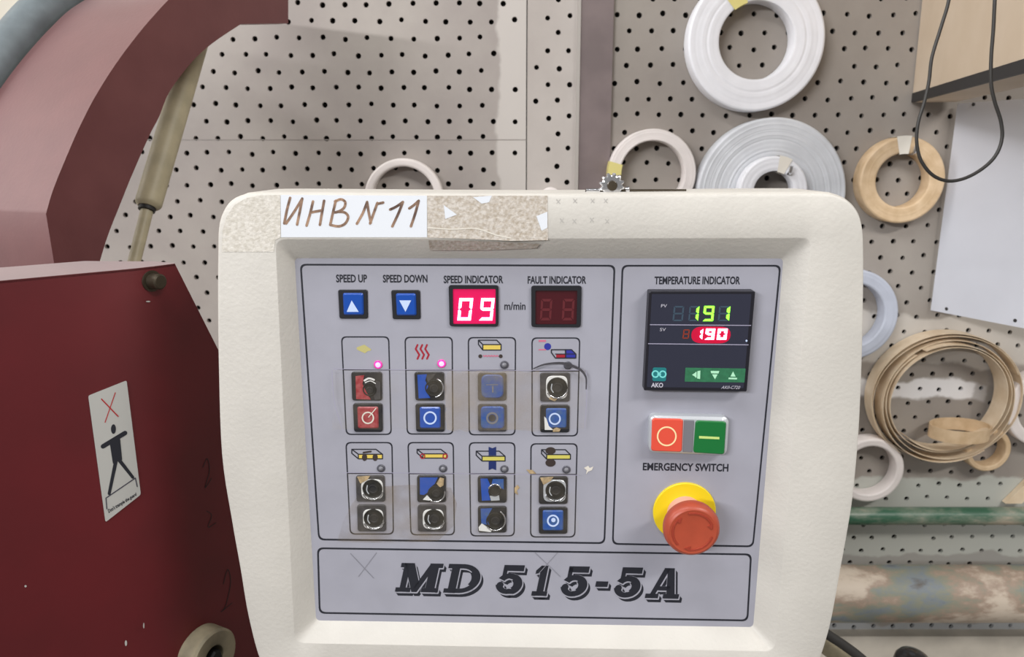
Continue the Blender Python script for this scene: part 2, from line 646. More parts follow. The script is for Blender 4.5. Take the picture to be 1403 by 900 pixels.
def pegboard(x0, x1, z0, z1, hx, hz, sx, sz, r, skip):
    """a sheet drilled with staggered holes; every hole is a real hole 6 mm deep"""
    M = Mesh()
    j0 = math.floor((z0 - hz) / sz)
    j1 = math.ceil((z1 - hz) / sz)
    SEG = 12
    for j in range(j0, j1 + 1):
        za, zb = max(z0, hz + (j - .5) * sz), min(z1, hz + (j + .5) * sz)
        if zb <= za:
            continue
        ox = hx + (sx / 2 if j % 2 else 0)
        i0, i1 = math.floor((x0 - ox) / sx), math.ceil((x1 - ox) / sx)
        for i in range(i0, i1 + 1):
            xa, xb = max(x0, ox + (i - .5) * sx), min(x1, ox + (i + .5) * sx)
            if xb <= xa + 1e-6:
                continue
            cx = ox + i * sx + random.uniform(-.0022, .0022)
            cz = hz + j * sz + random.uniform(-.0022, .0022)
            full = xa < cx - r and xb > cx + r and za < cz - r and zb > cz + r
            if not full or skip(cx, cz):
                M.face([(xa, WALL, za), (xb, WALL, za), (xb, WALL, zb), (xa, WALL, zb)])
                continue
            rr = r * random.uniform(.9, 1.06)
            hole = [Vector((cx + rr * math.cos(2 * PI * (k + .5) / SEG), WALL, cz + rr * math.sin(2 * PI * (k + .5) / SEG))) for k in range(SEG)]
            cor = [Vector((xb, WALL, zb)), Vector((xa, WALL, zb)), Vector((xa, WALL, za)), Vector((xb, WALL, za))]
            for q in range(4):                      # corner fans
                b = q * 3
                M.face([cor[q], hole[b + 1], hole[b]])
                M.face([cor[q], hole[(b + 2) % SEG], hole[b + 1]])
                M.face([cor[q], cor[(q + 1) % 4], hole[(b + 3) % SEG], hole[(b + 2) % SEG]])
            for k in range(SEG):
                a, b = hole[k], hole[(k + 1) % SEG]
                M.face([a, b, b + Vector((0, .006, 0)), a + Vector((0, .006, 0))])
    return M


ZT = 2.35
# left sheet: pitch measured between rows 0 and 11
h0 = wp(408.8, 5.3); h1 = wp(408.8, 253.2)
sL = 31.26 * zc(h0) / F_PX
zL = (h0.z - h1.z) / 11
xs0 = wp(110, 100).x
seam = wp(721.7, 100).x
fill0 = wp(684, 100).x
zF = wp(0, 900).z - .25
board_l = board_mat('board_left', (168, 161, 154), (152, 144, 139), ((fill0, seam + .2, -9, 9, (190, 184, 178), 0.9),))
structure('wall_back_left', pegboard(xs0, seam - .0008, zF, ZT, h0.x, h0.z, sL, zL, .0041,
          lambda x, z: x > fill0 + .004 and random.random() < .55), board_l)
hm = wp(240 + 1157 / 2.263, 52 / 2.263)
post0, post1 = wp(794, 100).x, wp(838, 100).x
board_m = board_mat('board_middle', (182, 175, 169), (166, 158, 152), ())
structure('wall_back_middle', pegboard(seam + .0008, post0, zF, ZT, hm.x, hm.z, sL * .96, zL * 1.0, .0041,
          lambda x, z: x < seam + .028 and random.random() < .7), board_m)
hr = wp(845.3, 20); hr6 = wp(845.3, 157.6)
zR = (hr.z - hr6.z) / 6
sR = 31.45 * zc(hr) / F_PX


def W4(x0, y0, x1, y1, rgb, a):
    A, B = wp(x0, y0), wp(x1, y1)
    return (A.x, B.x, B.z, A.z, rgb, a)


board_r = board_mat('board_right', (154, 147, 139), (140, 132, 125),
                    (W4(1160, 428, 1420, 500, (196, 190, 182), .8), W4(1160, 522, 1352, 548, (226, 224, 224), .95),
                     W4(1340, 520, 1372, 590, (128, 122, 116), .6),  # darker patch inside the loose coil
                     W4(1100, 655, 1500, 760, (186, 188, 180), .85), W4(1100, 760, 1500, 775, (160, 158, 152), .8),  # paler low band, then a duller strip above the thick pipe
                     W4(1100, 850, 1500, 872, (176, 178, 178), .9)))
structure('wall_back_right', pegboard(post1, 2.2, zF, ZT, hr.x, hr.z, sR, zR, .0041, lambda x, z: random.random() < .01), board_r)
# plain plaster left of the drilled sheets
structure('wall_back_plaster', Mesh().face([(-3, WALL, 0), (xs0, WALL, 0), (xs0, WALL, 3.2), (-3, WALL, 3.2)]), m['plaster'])
structure('trim_1', Mesh().prism([(post0, WALL - .007, zF), (post1, WALL - .007, zF), (post1, WALL + .004, zF), (post0, WALL + .004, zF)],
                                 [(post0, WALL - .007, ZT), (post1, WALL - .007, ZT), (post1, WALL + .004, ZT), (post0, WALL + .004, ZT)]), m['post_mauve'])
e0 = wp(789.5, 100).x
structure('trim_2', Mesh().prism([(e0, WALL - .009, zF), (post0, WALL - .009, zF), (post0, WALL + .004, zF), (e0, WALL + .004, zF)],
                                 [(e0, WALL - .009, ZT), (post0, WALL - .009, ZT), (post0, WALL + .004, ZT), (e0, WALL + .004, ZT)]), m['post_edge_highlight'])
jz = wp(400, 192).z
structure('trim_4', Mesh().prism([(xs0, WALL - .0004, jz), (seam, WALL - .0004, jz), (seam, WALL + .001, jz), (xs0, WALL + .001, jz)], [(xs0, WALL - .0004, jz + .0012), (seam, WALL - .0004, jz + .0012), (seam, WALL + .001, jz + .0012), (xs0, WALL + .001, jz + .0012)]), m['seam'])
# pale ledge along the foot of the wall
lz = wp(1300, 871, .02).z
ledge = [(-1.2, WALL - .022, lz), (2.2, WALL - .022, lz), (2.2, WALL, lz), (-1.2, WALL, lz)]
structure('trim_3', Mesh().prism(ledge, [(x, y, zF - .1) for x, y, z in ledge]), m['ledge_beige'])

# ------------------------------------------------------------------ red machine on the left
# guard cover: a folded sheet box standing right of the camera's left, bend line down its middle
g0 = at_depth(0, 385, 0.545)
d1 = Vector((math.cos(math.radians(45)), math.sin(math.radians(45)), 0))
G1 = vplane(g0, d1.x, d1.y)
bend = G1(197, 367.5)
d2 = Vector((math.cos(math.radians(62)), math.sin(math.radians(62)), 0))
G2 = vplane(bend, d2.x, d2.y)
inward = Vector((-math.sin(math.radians(45)), math.cos(math.radians(45)), 0))
guard = thing('guard_cover', (bend.x, bend.y, 0), 'dark red sheet metal guard box with white warning sticker left of the control panel', 'machine guard')
left_top = g0 - d1 * .12
cor_top = G2(240, 363.5)
ch = G2(300, 481)
far = bend + d2 * 0.19
# rounded bend
bs = []
for k in range(9):
    t = k / 8
    a = bend - d1 * .02; b = bend + d2 * .02
    q = a.lerp(bend, t).lerp(bend.lerp(b, t), t)
    bs.append(q)
top = [Vector((left_top.x, left_top.y, bend.z))] + [Vector((q.x, q.y, bend.z)) for q in bs] + [Vector((cor_top.x, cor_top.y, bend.z))]
M = Mesh()
bot = [Vector((p.x, p.y, 0)) for p in top]
M.loops([top, bot], closed=False)
chz = ch.z
M.face([top[-1], Vector((cor_top.x, cor_top.y, 0)), Vector((ch.x, ch.y, 0)), Vector((ch.x, ch.y, chz))])
M.face([Vector((ch.x, ch.y, chz)), Vector((ch.x, ch.y, 0)), Vector((far.x, far.y, 0)), Vector((far.x, far.y, chz - .17))])
front = build('sheet', M, m['red_paint'], guard, smooth=30)
# lid: thin folded top with its upper face running back
nb = inward * 0.17
lid = [p + Vector((0, 0, .0005)) for p in top]
back = [p + inward * (0.02 + .06 * (1 - i / (len(lid) - 1)) ) + Vector((0, 0, .0005)) for i, p in enumerate(lid)]
back[-1] = lid[-1] + Vector((-.004, .004, 0))
M = Mesh().loops([lid, back], closed=False)
M.loops([[p - Vector((0, 0, .002)) for p in lid], lid], closed=False)
build('lid', M, m['arm_paint'], guard)
# far side so the box is closed from other viewpoints
Lb, Rb = left_top + inward * .30, far + inward * .12
M = Mesh()
M.loops([[Vector((p.x, p.y, bend.z - .004)) for p in (left_top, Lb, Rb, far)], [Vector((p.x, p.y, 0)) for p in (left_top, Lb, Rb, far)]], closed=False)
# only up to the chamfer height at the far end
for v in M.v:
    if v.z > 0 and ((v - far).xy.length < .01 or (v - Rb).xy.length < .01):
        v.z = chz - .17
build('rear_panel', M, m['red_paint'], guard)

# bolt near the top corner
gn2 = Vector((d2.y, -d2.x, 0))
bc = G2(209, 385)
M = Mesh().lathe(bc - gn2 * .002, gn2, [(0.0001, .012), (.0050, .012), (.0062, .0108), (.0062, .002), (.0085, .002), (.0085, 0)], seg=20)
build('bolt', M, m['steel_dark'], guard, smooth=30)
# warning sticker: solid card with printed figure
st = [(120.8, 542), (173.5, 521), (193, 677.5), (144.5, 715.5)]


def g1(x, y, n):
    return G1(x, y, n * MM)


def smap(x, y):                        # crop (100,510)-(220,730) at 4.09x
    return (100 + x / 4.09, 510 + y / 4.09)


rs = rquad(st, 3, 0, 4)
M = Mesh().prism([g1(x, y, .8) for x, y in rs], [g1(x, y, .1) for x, y in rs])
stk = build('warning_sticker', M, m['sticker_white'], guard)
P = stroke([smap(160, 150), smap(253, 247)], 1.7) + stroke([smap(237, 115), smap(180, 280)], 1.3)
build('red_cross', Mesh().flat(P, 1.0, g1), m['sticker_red'], stk)
P = [circ(*smap(227, 318), 3.4, 6.6)]
P += stroke([smap(168, 415), smap(292, 340)], 6.2)
P += [[smap(207, 402), smap(264, 368), smap(276, 490), smap(224, 512)]]
P += stroke([smap(240, 500), smap(203, 680)], [5.2, 4.2]) + stroke([smap(258, 490), smap(335, 588)], [5.2, 4.2])
build('standing_figure', Mesh().flat(P, 1.0, g1), m['ink'], stk)
P = stroke([smap(190, 765), smap(185, 705), smap(350, 592), smap(360, 640)], 1.5)
build('step_outline', Mesh().flat(P, 1.0, g1), m['ink_soft'], stk)
P = text_polys("Don't trample the guard", [smap(194, 768), smap(352, 672), smap(358, 695), smap(203, 795)], 0.03)
build('caption', Mesh().flat(P, 1.0, g1), m['ink'], stk)
# beige clamp disc with black screw near the bottom
cc = G2(276, 892)
M = Mesh().lathe(cc, gn2, [(.010, .004), (.010, .0165), (.0125, .018), (.0225, .018), (.0245, .016), (.0245, -.002)], seg=40)
disc = build('clamp_disc', M, m['washer_beige'], guard, smooth=35)
M = Mesh().lathe(cc, gn2, [(0.0001, .020), (.0055, .020), (.0065, .018), (.0065, .0)], seg=6)
build('screw', M, m['dark_hole'], disc)
M = Mesh().lathe(cc, gn2, [(0.0001, .006), (.0102, .006)], seg=24)
build('recess', M, m['grey_rubber'], disc)
# faint pencil scribbles on the shaded side
def g2(x, y, n):
    return G2(x, y, n * MM)


for pts in ([(278, 640), (284, 628), (287, 645), (281, 668), (290, 655)], [(283, 700), (290, 706), (285, 722), (296, 716)], [(306, 800), (312, 780), (316, 798), (309, 830), (303, 838), (318, 826)]):
    build('pencil_scribble', Mesh().flat(stroke(catmull(pts, 5), .9), .3, g2), m['grey_rubber'], guard)

for x, y, a, b in ((172.5, 881, 1.6, 4.0), (35, 803, 1.6, 1.6), (203, 413, 3.2, 1.0), (197, 857, 1.0, 4)):
    build('scratch_highlight', Mesh().flat([circ(x, y, a, b, 12)], .3, g1 if x < 197 else g2), m['sticker_white'], guard)  # white scratch marks; the first is painted as a highlight

# curved arm behind the guard
a0 = at_depth(63, 297, 0.72)
ad = Vector((0.44, 0.90, 0)).normalized()
A = vplane(a0, ad.x, ad.y)
outer_px = catmull([(63, 293), (72, 262), (88, 222), (108, 176), (130, 133), (157, 90), (185, 52), (212, 20), (240, -8), (290, -40)], 4)
inner_px = catmull([(135, 364), (147, 325), (163, 284), (182, 237), (205, 185), (218, 160), (232, 126), (262, 86), (290, 60), (330, 33)], 4)
a_in = [A(x, y) for x, y in inner_px]
a_out = [A(x, y) for x, y in outer_px]
tailL = A(75, 366)
low = Vector((0, 0, -.12))
prof = [tailL + low, A(75, 366)] + a_out + [A(395, -60), A(395, 32)] + a_in[::-1] + [a_in[0] + low]
an = Vector((ad.y, -ad.x, 0))
exd = -an * 0.160
arm = thing('machine_arm', (a0.x, a0.y, 0.9), 'curved dark red cast arm arching over behind the guard box', 'machine arm')
NF = len(prof)
M = Mesh()
M.face(prof)
build('side_plate', M, m['arm_paint'], arm)
rim = [tailL + low, A(75, 366)] + a_out + [A(395, -60)]
M = Mesh().loops([rim, [p + exd for p in rim]], closed=False)
build('outer_plate', M, m['arm_paint'], arm, smooth=30)
rim = [A(395, -60), A(395, 32)] + a_in[::-1] + [a_in[0] + low]
M = Mesh().loops([rim, [p + exd * .1 for p in rim]], closed=False)
build('inner_flange', M, m['arm_paint'], arm, smooth=30)

# grey hose along the arm's far edge
hz_pts = [tuple(p + exd - an * .024 + Vector((0, 0, .012))) for p in [a_out[k] for k in range(0, len(a_out), 6)]]
M = Mesh().tube(catmull(hz_pts, 6), .021, 20)
tag(build('flexible_hose', M, m['hose_grey'], smooth=60), 'grey flexible hose curving along the far edge of the red arm', 'hose')

# gas strut between arm and guard
s_top, s_mid, s_bot = at_depth(272, 45, 1.02), at_depth(202, 284, .90), at_depth(176, 390, .86)
strut = thing('gas_strut', s_bot, 'beige gas strut slanting down behind the curved red arm', 'gas strut')
axis = (s_top - s_mid).normalized()
M = Mesh().tube([s_mid, s_mid + axis * .003, s_mid + axis * .006, s_top], [.0105, .0135, .0145, .0145], 24)
build('cylinder', M, m['strut_beige'], strut, smooth=40)
build('rod', Mesh().tube([s_bot - axis * .0, s_mid + axis * .01], .0068, 18), m['strut_beige'], strut, smooth=40)
build('end_collar', Mesh().tube([s_mid - axis * .004, s_mid + axis * .001], .0092, 18), m['grey_rubber'], strut, smooth=40)

# ------------------------------------------------------------------ coils of edging on the wall
AXW = Vector((0, -1, 0))


def coil(name, cx, cy, ro, ri, thick, material, label, off0=0.001, rings=10, tilt=0.0, sub=None, wob=.0003, group='edging coils hung on the drilled wall', cat='coil', ecc=1.0):
    """cx, cy, ro, ri: front face in picture pixels; thick, off0 in metres"""
    f = wp(cx, cy, off0 + thick)
    k = zc(f) / F_PX
    ro, ri = ro * k, ri * k
    c = Vector((f.x, WALL - off0, f.z))
    rnd = random.Random(int(cx * 7 + cy))
    prof = [(ri, 0), (ri, thick - .002), (ri + .0008, thick - .0008)]
    for q in range(1, rings):
        r = ri + (ro - ri) * q / rings
        prof.append((r - .0004, thick + rnd.uniform(-wob, wob)))
        prof.append((r + .0004, thick + rnd.uniform(-wob, wob) * .3))
    prof += [(ro - .001, thick - .0008), (ro, thick - .002), (ro, 0), (ri, 0)]
    M = Mesh().lathe(c, AXW, prof, 96)
    if ecc != 1.0:
        for v in M.v:
            v.x = c.x + (v.x - c.x) * ecc
    o = build(name, M, material, smooth=40)
    tag(o, label, cat, group)
    return o, c, ro, ri, thick


def band(parent, c, ro, ri, th, a0, a1, material, name='adhesive_tape'):
    """strip of tape wrapped round a coil between two angles (degrees, anticlockwise from the right)"""
    e = .0012
    rings = []
    for k in range(9):
        a = math.radians(a0 + (a1 - a0) * k / 8)
        d = Vector((math.cos(a), 0, math.sin(a)))
        rings.append([c + d * (ri - e) + AXW * .0, c + d * (ri - e) + AXW * (th + e), c + d * (ro + e) + AXW * (th + e), c + d * (ro + e)])
    return build(name, Mesh().loops(rings, False), material, parent, smooth=30)


def hook(px, py, label, group='wire hooks holding the coils', reach=.03):
    a = wp(px, py, 0.0)
    pts = [a + Vector((0, .006, 0)), a + Vector((0, -reach * .8, -.001)), a + Vector((0, -reach, .002)), a + Vector((0, -reach - .003, .010))]
    return tag(build('wall_hook', Mesh().tube(catmull([tuple(p) for p in pts], 5), .0028, 10), m['chrome'], smooth=60), label, 'hook', group)


o, c, ro, ri, th = coil('edging_coil', 1037, 55, 94, 51.5, .030, m['coil_white'], 'big white edging coil with yellow tape at its top, highest on the wall', rings=14)
band(o, c, ro, ri, th, 108, 130, m['tape_yellow'])
o, c, ro, ri, th = coil('edging_coil', 894, 238, 60, 44, .026, m['coil_warm'], 'thin off-white edging coil with a yellow tape band, beside the dark wall post')
band(o, c, ro, ri, th, 164, 182, m['tape_yellow'])
o, c, ro, ri, th = coil('edging_coil', 1057, 266, 102, 46, .030, m['coil_grey'], 'largest pale grey edging coil, half hidden behind the panel top', rings=20, wob=.0007)
o, c, ro, ri, th = coil('edging_coil', 1060, 262, 47, 27, .022, m['coil_white'], 'small white edging coil lying in front of the largest grey coil', off0=.0315, rings=6)
band(o, c, ro, ri, th, 62, 84, m['tape_pale'])
hook(1064, 236, 'shiny metal hook through the small coil on the grey coil', reach=.062)
o, c, ro, ri, th = coil('edging_coil', 1237, 247, 58.5, 36.5, .026, m['coil_wood'], 'tan wood-coloured edging coil with pale tape at top, below the plywood box', rings=9)
band(o, c, ro, ri, th, 84, 104, m['tape_pale'])
hook(1240, 209, 'metal hook inside the tan edging coil')
coil('edging_coil', 553, 272, 54, 43, .022, m['coil_warm'], 'thin white edging coil peeking above the left half of the panel', rings=4)
coil('edging_coil', 755, 272, 15, 6, .02, m['coil_warm'], 'tiny pale edging coil barely peeking over the panel edge beside the wall post', rings=3)
coil('edging_coil', 1168, 432, 63, 44, .026, m['coil_blue'], 'bluish white edging coil half hidden behind the right side of the panel', rings=6)
coil('edging_coil', 1193, 645, 46, 35, .026, m['coil_warm'], 'slim white edging coil low on the wall just above the green pipe', rings=4)
coil('edging_coil', 1355, 617, 31, 23, .024, m['coil_wood'], 'small tan edging coil tucked below the big loose coil', rings=4)
coil('edging_coil', 1436, 560, 56, 40, .024, m['coil_warm'], 'pale edging coil cut off by the right side of the photo', rings=5)

# big loose coil: one long ribbon in several turns
kk = zc(wp(1299, 548, .02)) / F_PX
ctr = wp(1299, 547, .032)
M = Mesh()


def ribbon(turns, r0, r1, y0, y1, cx, cz, ex, ez, ph, t=.0009, wave=.0015):
    ringsA = []
    N = int(72 * turns)
    for i in range(N + 1):
        a = ph + 2 * PI * i / 72
        u = i / N
        r = (r0 + (r1 - r0) * u) * kk + wave * math.sin(2.3 * a + ph)
        yy0 = WALL - (y0 + .002 * math.sin(a * .7 + ph))
        yy1 = WALL - (y1 + .003 * math.sin(a * .9 + ph * 2))
        x, z = math.cos(a), math.sin(a)
        C0 = Vector((ctr.x + cx * kk, 0, ctr.z + cz * kk))
        def P(rr, yy):
            q = C0 + Vector((x * rr * ex, 0, z * rr * ez))
            q.y = yy
            return q
        ringsA.append([P(r, yy0), P(r, yy1), P(r + t, yy1), P(r + t, yy0)])
    M.loops(ringsA, True, True, True)


ribbon(1.6, 97, 103, .002, .030, 0, 0, 1.0, .90, .4)
ribbon(1.5, 86, 93, .004, .034, 2, -3, 1.0, .92, 2.2)
ribbon(1.7, 74, 82, .006, .042, -2, 1, 1.0, .95, 4.0)
big = tag(build('loose_edging_coil', M, m['ribbon_wood'], smooth=40), 'big loose coil of tan edging ribbon in several turns, below the white board', 'coil', 'edging coils hung on the drilled wall')
# small roll lying flat inside it
rc = wp(1308, 590, .022)
rk = zc(rc) / F_PX
M = Mesh().lathe(Vector((rc.x, WALL - .022 - .012, rc.z - .006)), Vector((0, -.05, 1)), [(40 * rk, 0), (40 * rk, .021), (38.5 * rk, .021), (38.5 * rk, 0.0)], 64)
for v in M.v:
    v.y = (v.y - (WALL - .034)) * .62 + (WALL - .034)
tag(build('edging_roll', M, m['coil_wood'], smooth=40), 'small tan edging roll lying flat inside the big loose coil', 'roll', None)

# ------------------------------------------------------------------ plywood box, white board, cable, pipes
vpx = ((950 - 701.5) / F_PX)
b0 = wp(1250, 128)
bd = Vector((-vpx, -1.02, 0)).normalized()
B = vplane(b0, bd.x, bd.y)
bn = Vector((-bd.y, bd.x, 0))                      # to the right, into the box
if bn.x < 0:
    bn = -bn
wth = .062
e_far = b0 + bd * .62
zb = b0.z
bx = thing('plywood_box', (b0.x, b0.y, zb), 'light plywood box with black bottom edge jutting from the wall at top right', 'box')
edge_t = .0135


def bpt(s, w, z):
    q = b0 + bd * s + bn * w
    return Vector((q.x, q.y, z))


zt = ZT - .35
s0 = .003
M = Mesh().prism([bpt(s0, 0, zb), bpt(.62, 0, zb), bpt(.62, .016, zb), bpt(s0, .016, zb)], [bpt(s0, 0, zt), bpt(.62, 0, zt), bpt(.62, .016, zt), bpt(s0, .016, zt)])
build('side_panel', M, m['plywood'], bx)
M = Mesh().prism([bpt(s0, -.001, zb - edge_t), bpt(.62, -.001, zb - edge_t), bpt(.62, .004, zb - edge_t), bpt(s0, .004, zb - edge_t)], [bpt(s0, -.001, zb), bpt(.62, -.001, zb), bpt(.62, .004, zb), bpt(s0, .004, zb)])
build('edge_strip', M, m['board_black'], bx)
M = Mesh().prism([bpt(s0, .004, zb - edge_t), bpt(.62, .004, zb - edge_t), bpt(.62, wth, zb - edge_t), bpt(s0, wth, zb - edge_t)], [bpt(s0, .004, zb), bpt(.62, .004, zb), bpt(.62, wth, zb), bpt(s0, wth, zb)])
build('bottom_panel', M, m['plywood'], bx)

w0 = wp(1303, 160, .004)
wd = Vector((.442, -1.02 * .9, 0)).normalized()
Wb = vplane(w0, wd.x, wd.y)
bp_ = [Wb(1311, 150), Wb(1275, 425), Wb(1430, 455), Wb(1430, 100)]
ztop = zb - edge_t - .002
q0 = bp_[0].copy(); q0.z = ztop
q3 = bp_[3].copy(); q3.z = ztop
zl = (bp_[1].z + bp_[2].z) / 2
fr = [q0, bp_[1], bp_[2], q3]
wn = Vector((wd.y, -wd.x, 0))
M = Mesh().prism(fr, [p - wn * .004 if (p - wn * .004 - CAM).length > (p - CAM).length else p + wn * .004 for p in fr])
wb = tag(build('white_board', M, m['cardboard_white']), 'white board leaning out from the wall under the plywood box', 'board')
wf = wn if wn.dot(CAM - w0) > 0 else -wn
for x, y in ((1297, 423), (1391, 439), (1334, 143)):
    q = on_plane(x, y, w0, wn)
    build('nail', Mesh().lathe(q - wf * .001, wf, [(.0026, 0), (.0026, .0018), (.0018, .0028), (.00005, .003)], 14), m['board_black'], wb)

cab = [(1330, -420), (1303, -40), (1300, 0), (1290, 35), (1277, 78), (1273, 110), (1267, 138), (1258, 168), (1256, 195), (1262, 220), (1278, 240), (1300, 248), (1325, 243), (1350, 228), (1366, 210), (1373, 188), (1371, 165), (1363, 140), (1358, 115), (1358, 80), (1361, 40), (1363, 0), (1365, -40), (1350, -420)]
M = Mesh().tube(catmull([tuple(at_depth(x, y, .80)) for x, y in cab], 5), .0017, 10)
tag(build('power_cable', M, m['cable_black'], smooth=60), 'thin black cable hanging in a loop before the plywood box', 'cable')


def pipe(py0, py1, off, material, label):
    a, b = wp(1300, py0, off), wp(1300, py1, off)
    r = (a.z - b.z) / 2
    z = (a.z + b.z) / 2
    M = Mesh()
    n = 60
    M.tube([(-.55 + 2.6 * i / n, WALL - off, z) for i in range(n + 1)], r, 28)
    return tag(build('wall_pipe', M, material, smooth=60), label, 'pipe', 'pipes along the foot of the wall'), r, z


pipe(695.5, 718, .030, m['pipe_green'], 'thin green painted pipe running along the wall right of the panel')
pipe(778, 847, .075, m['pipe_worn'], 'thick worn pipe with patchy paint low on the wall')
# plank end at the lower right
pk = [wp(1378, 690, .012), wp(1420, 648, .012), wp(1420, 672, .012), wp(1400, 690, .012)]
tag(build('wood_strip', Mesh().prism(pk, [p + Vector((0, .011, 0)) for p in pk]), m['ribbon_wood']), 'short tan wood strip leaning above the green pipe at the right edge', 'wood strip')
# black lever knob and curved black strap at the bottom
kc = at_depth(1240, 905, .86)
M = Mesh().lathe(kc - Vector((0, 0, .05)), Vector((.12, -.1, 1)), [(.0001, .066), (.009, .0655), (.017, .062), (.0205, .056), (.021, .048), (.016, .03), (.010, .01), (.010, -.12)], 32)
tag(build('lever_knob', M, m['knob_black'], smooth=50), 'glossy black lever knob at the bottom edge below the worn pipe', 'knob')
sp = [(1095, 835), (1130, 866), (1155, 883), (1180, 902), (1215, 935)]
s3 = catmull([tuple(at_depth(x, y, .80)) for x, y in sp], 6)
M = Mesh().tube(s3, .0055, 14)
tag(build('black_hose', M, m['cable_black'], smooth=60), 'black hose curving down out of sight beside the panel corner', 'hose')
sp = [(1085, 845), (1122, 874), (1145, 892), (1170, 918), (1195, 950)]
M = Mesh().tube(catmull([tuple(at_depth(x, y, .83)) for x, y in sp], 6), .0125, 14)
tag(build('beige_conduit', M, m['washer_beige'], smooth=60), 'beige conduit running just beneath the black hose', 'conduit')

# ------------------------------------------------------------------ control panel
panel = thing('control_panel', PO - PV * .2, 'cream control panel with grey face plate of buttons and displays', 'control panel')
NB = 13.0                                          # the frame stands 13 mm proud of the plate
out_px = catmull([(300, 345), (301, 312), (306, 292), (317, 275), (335, 266), (358, 263), (480, 263.5), (620, 264.5), (760, 264.8), (900, 264), (1020, 262.8), (1118, 262.5),
                  (1141, 265), (1159, 273), (1172, 287), (1179, 306), (1181.5, 335), (1181.5, 400), (1180, 480), (1177, 560), (1173, 620), (1167, 680), (1160, 725),
                  (1150, 780), (1137, 850), (1122, 900), (1108, 935), (1080, 960), (1035, 970), (900, 972), (740, 973), (580, 972), (445, 968), (405, 958), (378, 935), (357, 900),
                  (341, 840), (330, 775), (319, 713), (305, 620), (300.5, 489), (299.5, 400)], 5, True)
in_c = [(377, 327), (1113, 325), (1062, 893), (403, 881)]
in_front = rquad(in_c, 14, 0, 6)
pl_c = [(404.5, 354.5), (1072, 355), (1031, 858), (434, 849)]
in_floor = rquad(pl_c, 6, 0, 6)
# resample: the inner loop gets extra points along its sides, the outer loop is met along rays
def dense(loop, per=6):
    o = []
    for i in range(len(loop)):
        a, b = loop[i], loop[(i + 1) % len(loop)]
        k = per * 3 if math.dist(a, b) > 100 else 1
        o += [lerp(a, b, t / k) for t in range(k)]
    return o


inF, inL = dense(in_front), dense(in_floor)
cen = (735, 600)


def hit(p):
    dx, dy = p[0] - cen[0], p[1] - cen[1]
    best = None
    for i in range(len(out_px)):
        (x0, y0), (x1, y1) = out_px[i], out_px[(i + 1) % len(out_px)]
        ex, ey = x1 - x0, y1 - y0
        den = dx * ey - dy * ex
        if abs(den) < 1e-9:
            continue
        t = ((x0 - cen[0]) * ey - (y0 - cen[1]) * ex) / den
        u = ((x0 - cen[0]) * dy - (y0 - cen[1]) * dx) / den
        if t > 0 and -1e-6 <= u <= 1 + 1e-6 and (best is None or t < best):
            best = t
    return (cen[0] + dx * best, cen[1] + dy * best)


outR = []
rays = []
NA = 220
angs = sorted({round(math.atan2(p[1] - cen[1], p[0] - cen[0]), 6) for p in inF})
# outer fillet loops on the true outline, then one bridging ring strip to the inner loop
out3 = [pp(x, y, NB - 5) for x, y in out_px]
O_c = pp(cen[0], cen[1], NB - 5)


def inset3(k, n):
    res = []
    L = len(out3)
    for i, p in enumerate(out3):
        t = (out3[(i + 1) % L] - out3[i - 1]).normalized()
        nn = PN.cross(t)
        if nn.dot(O_c - p) < 0:
            nn = -nn
        res.append(p + nn * (k * MM) + PN * ((n - (NB - 5)) * MM))
    return res


r_front = inset3(3.2, NB)
M = Mesh()
M.loops([inset3(5, -55), inset3(1.0, -48), inset3(0, NB - 5), inset3(.35, NB - 3), inset3(1.4, NB - .8), r_front], True, True, False)
import bmesh
# front ring: triangulated between the outer loop and the inner loop
bmf = bmesh.new()
vo = [bmf.verts.new(p) for p in r_front]
vi = [bmf.verts.new(pp(x, y, NB)) for x, y in inF]
eo = [bmf.edges.new((vo[i], vo[(i + 1) % len(vo)])) for i in range(len(vo))]
ei = [bmf.edges.new((vi[i], vi[(i + 1) % len(vi)])) for i in range(len(vi))]
bmesh.ops.triangle_fill(bmf, use_beauty=True, edges=eo + ei, normal=PN)
for f in bmf.faces:
    M.face([v.co.copy() for v in f.verts])
bmf.free()
# rounded lip, then the sloping inner walls down to the plate
f3 = [pp(x, y, NB) for x, y in inF]
l3 = [pp(x, y, -.4) for x, y in inL]
lip = [a.lerp(b, .05) + PN * (.35 * MM) for a, b in zip(f3, l3)]
M.loops([f3, lip, l3], True)
housing = build('housing', M, m['cream_paint'], panel, smooth=28)

plate_px = rquad(pl_c, 3, -1.5, 3)
t3 = [pp(x, y, 0) for x, y in plate_px]
plate = build('face_plate', Mesh().prism(t3, [p - PN * .0012 for p in t3]), m['grey_plate'], panel)

# printed border lines
P = frame_polys([(412, 362.5), (842, 364), (828, 744), (437, 739)], 8, 2.4)
P += frame_polys([(853, 364), (1069, 364), (1031.5, 748.5), (839.5, 745)], 8, 2.4)
P += frame_polys([(435.5, 751), (1029, 759.5), (1024, 850), (438, 839.5)], 8, 2.4)
build('border_lines', Mesh().flat(P, .12), m['ink'], plate)

# captions
for s, q in (('SPEED UP', box4(460.2, 376, 502.7, 387)), ('SPEED DOWN', box4(524.4, 376.3, 585.6, 387.2)), ('SPEED INDICATOR', box4(607.8, 377.4, 689.5, 388.2)),
             ('FAULT INDICATOR', box4(723, 378.2, 803.4, 388.8)), ('TEMPERATURE INDICATOR', box4(897, 378.6, 1014.5, 389.6)),
             ('EMERGENCY SWITCH', [(881, 633.8), (998.3, 635.4), (997.8, 646.2), (880.6, 644.4)])):
    build('caption', Mesh().flat(text_polys(s, q, .028), .12), m['ink'], plate)
build('caption', Mesh().flat(text_polys('m/min', box4(691, 413.6, 720, 424.6), .016), .12), m['ink'], plate)

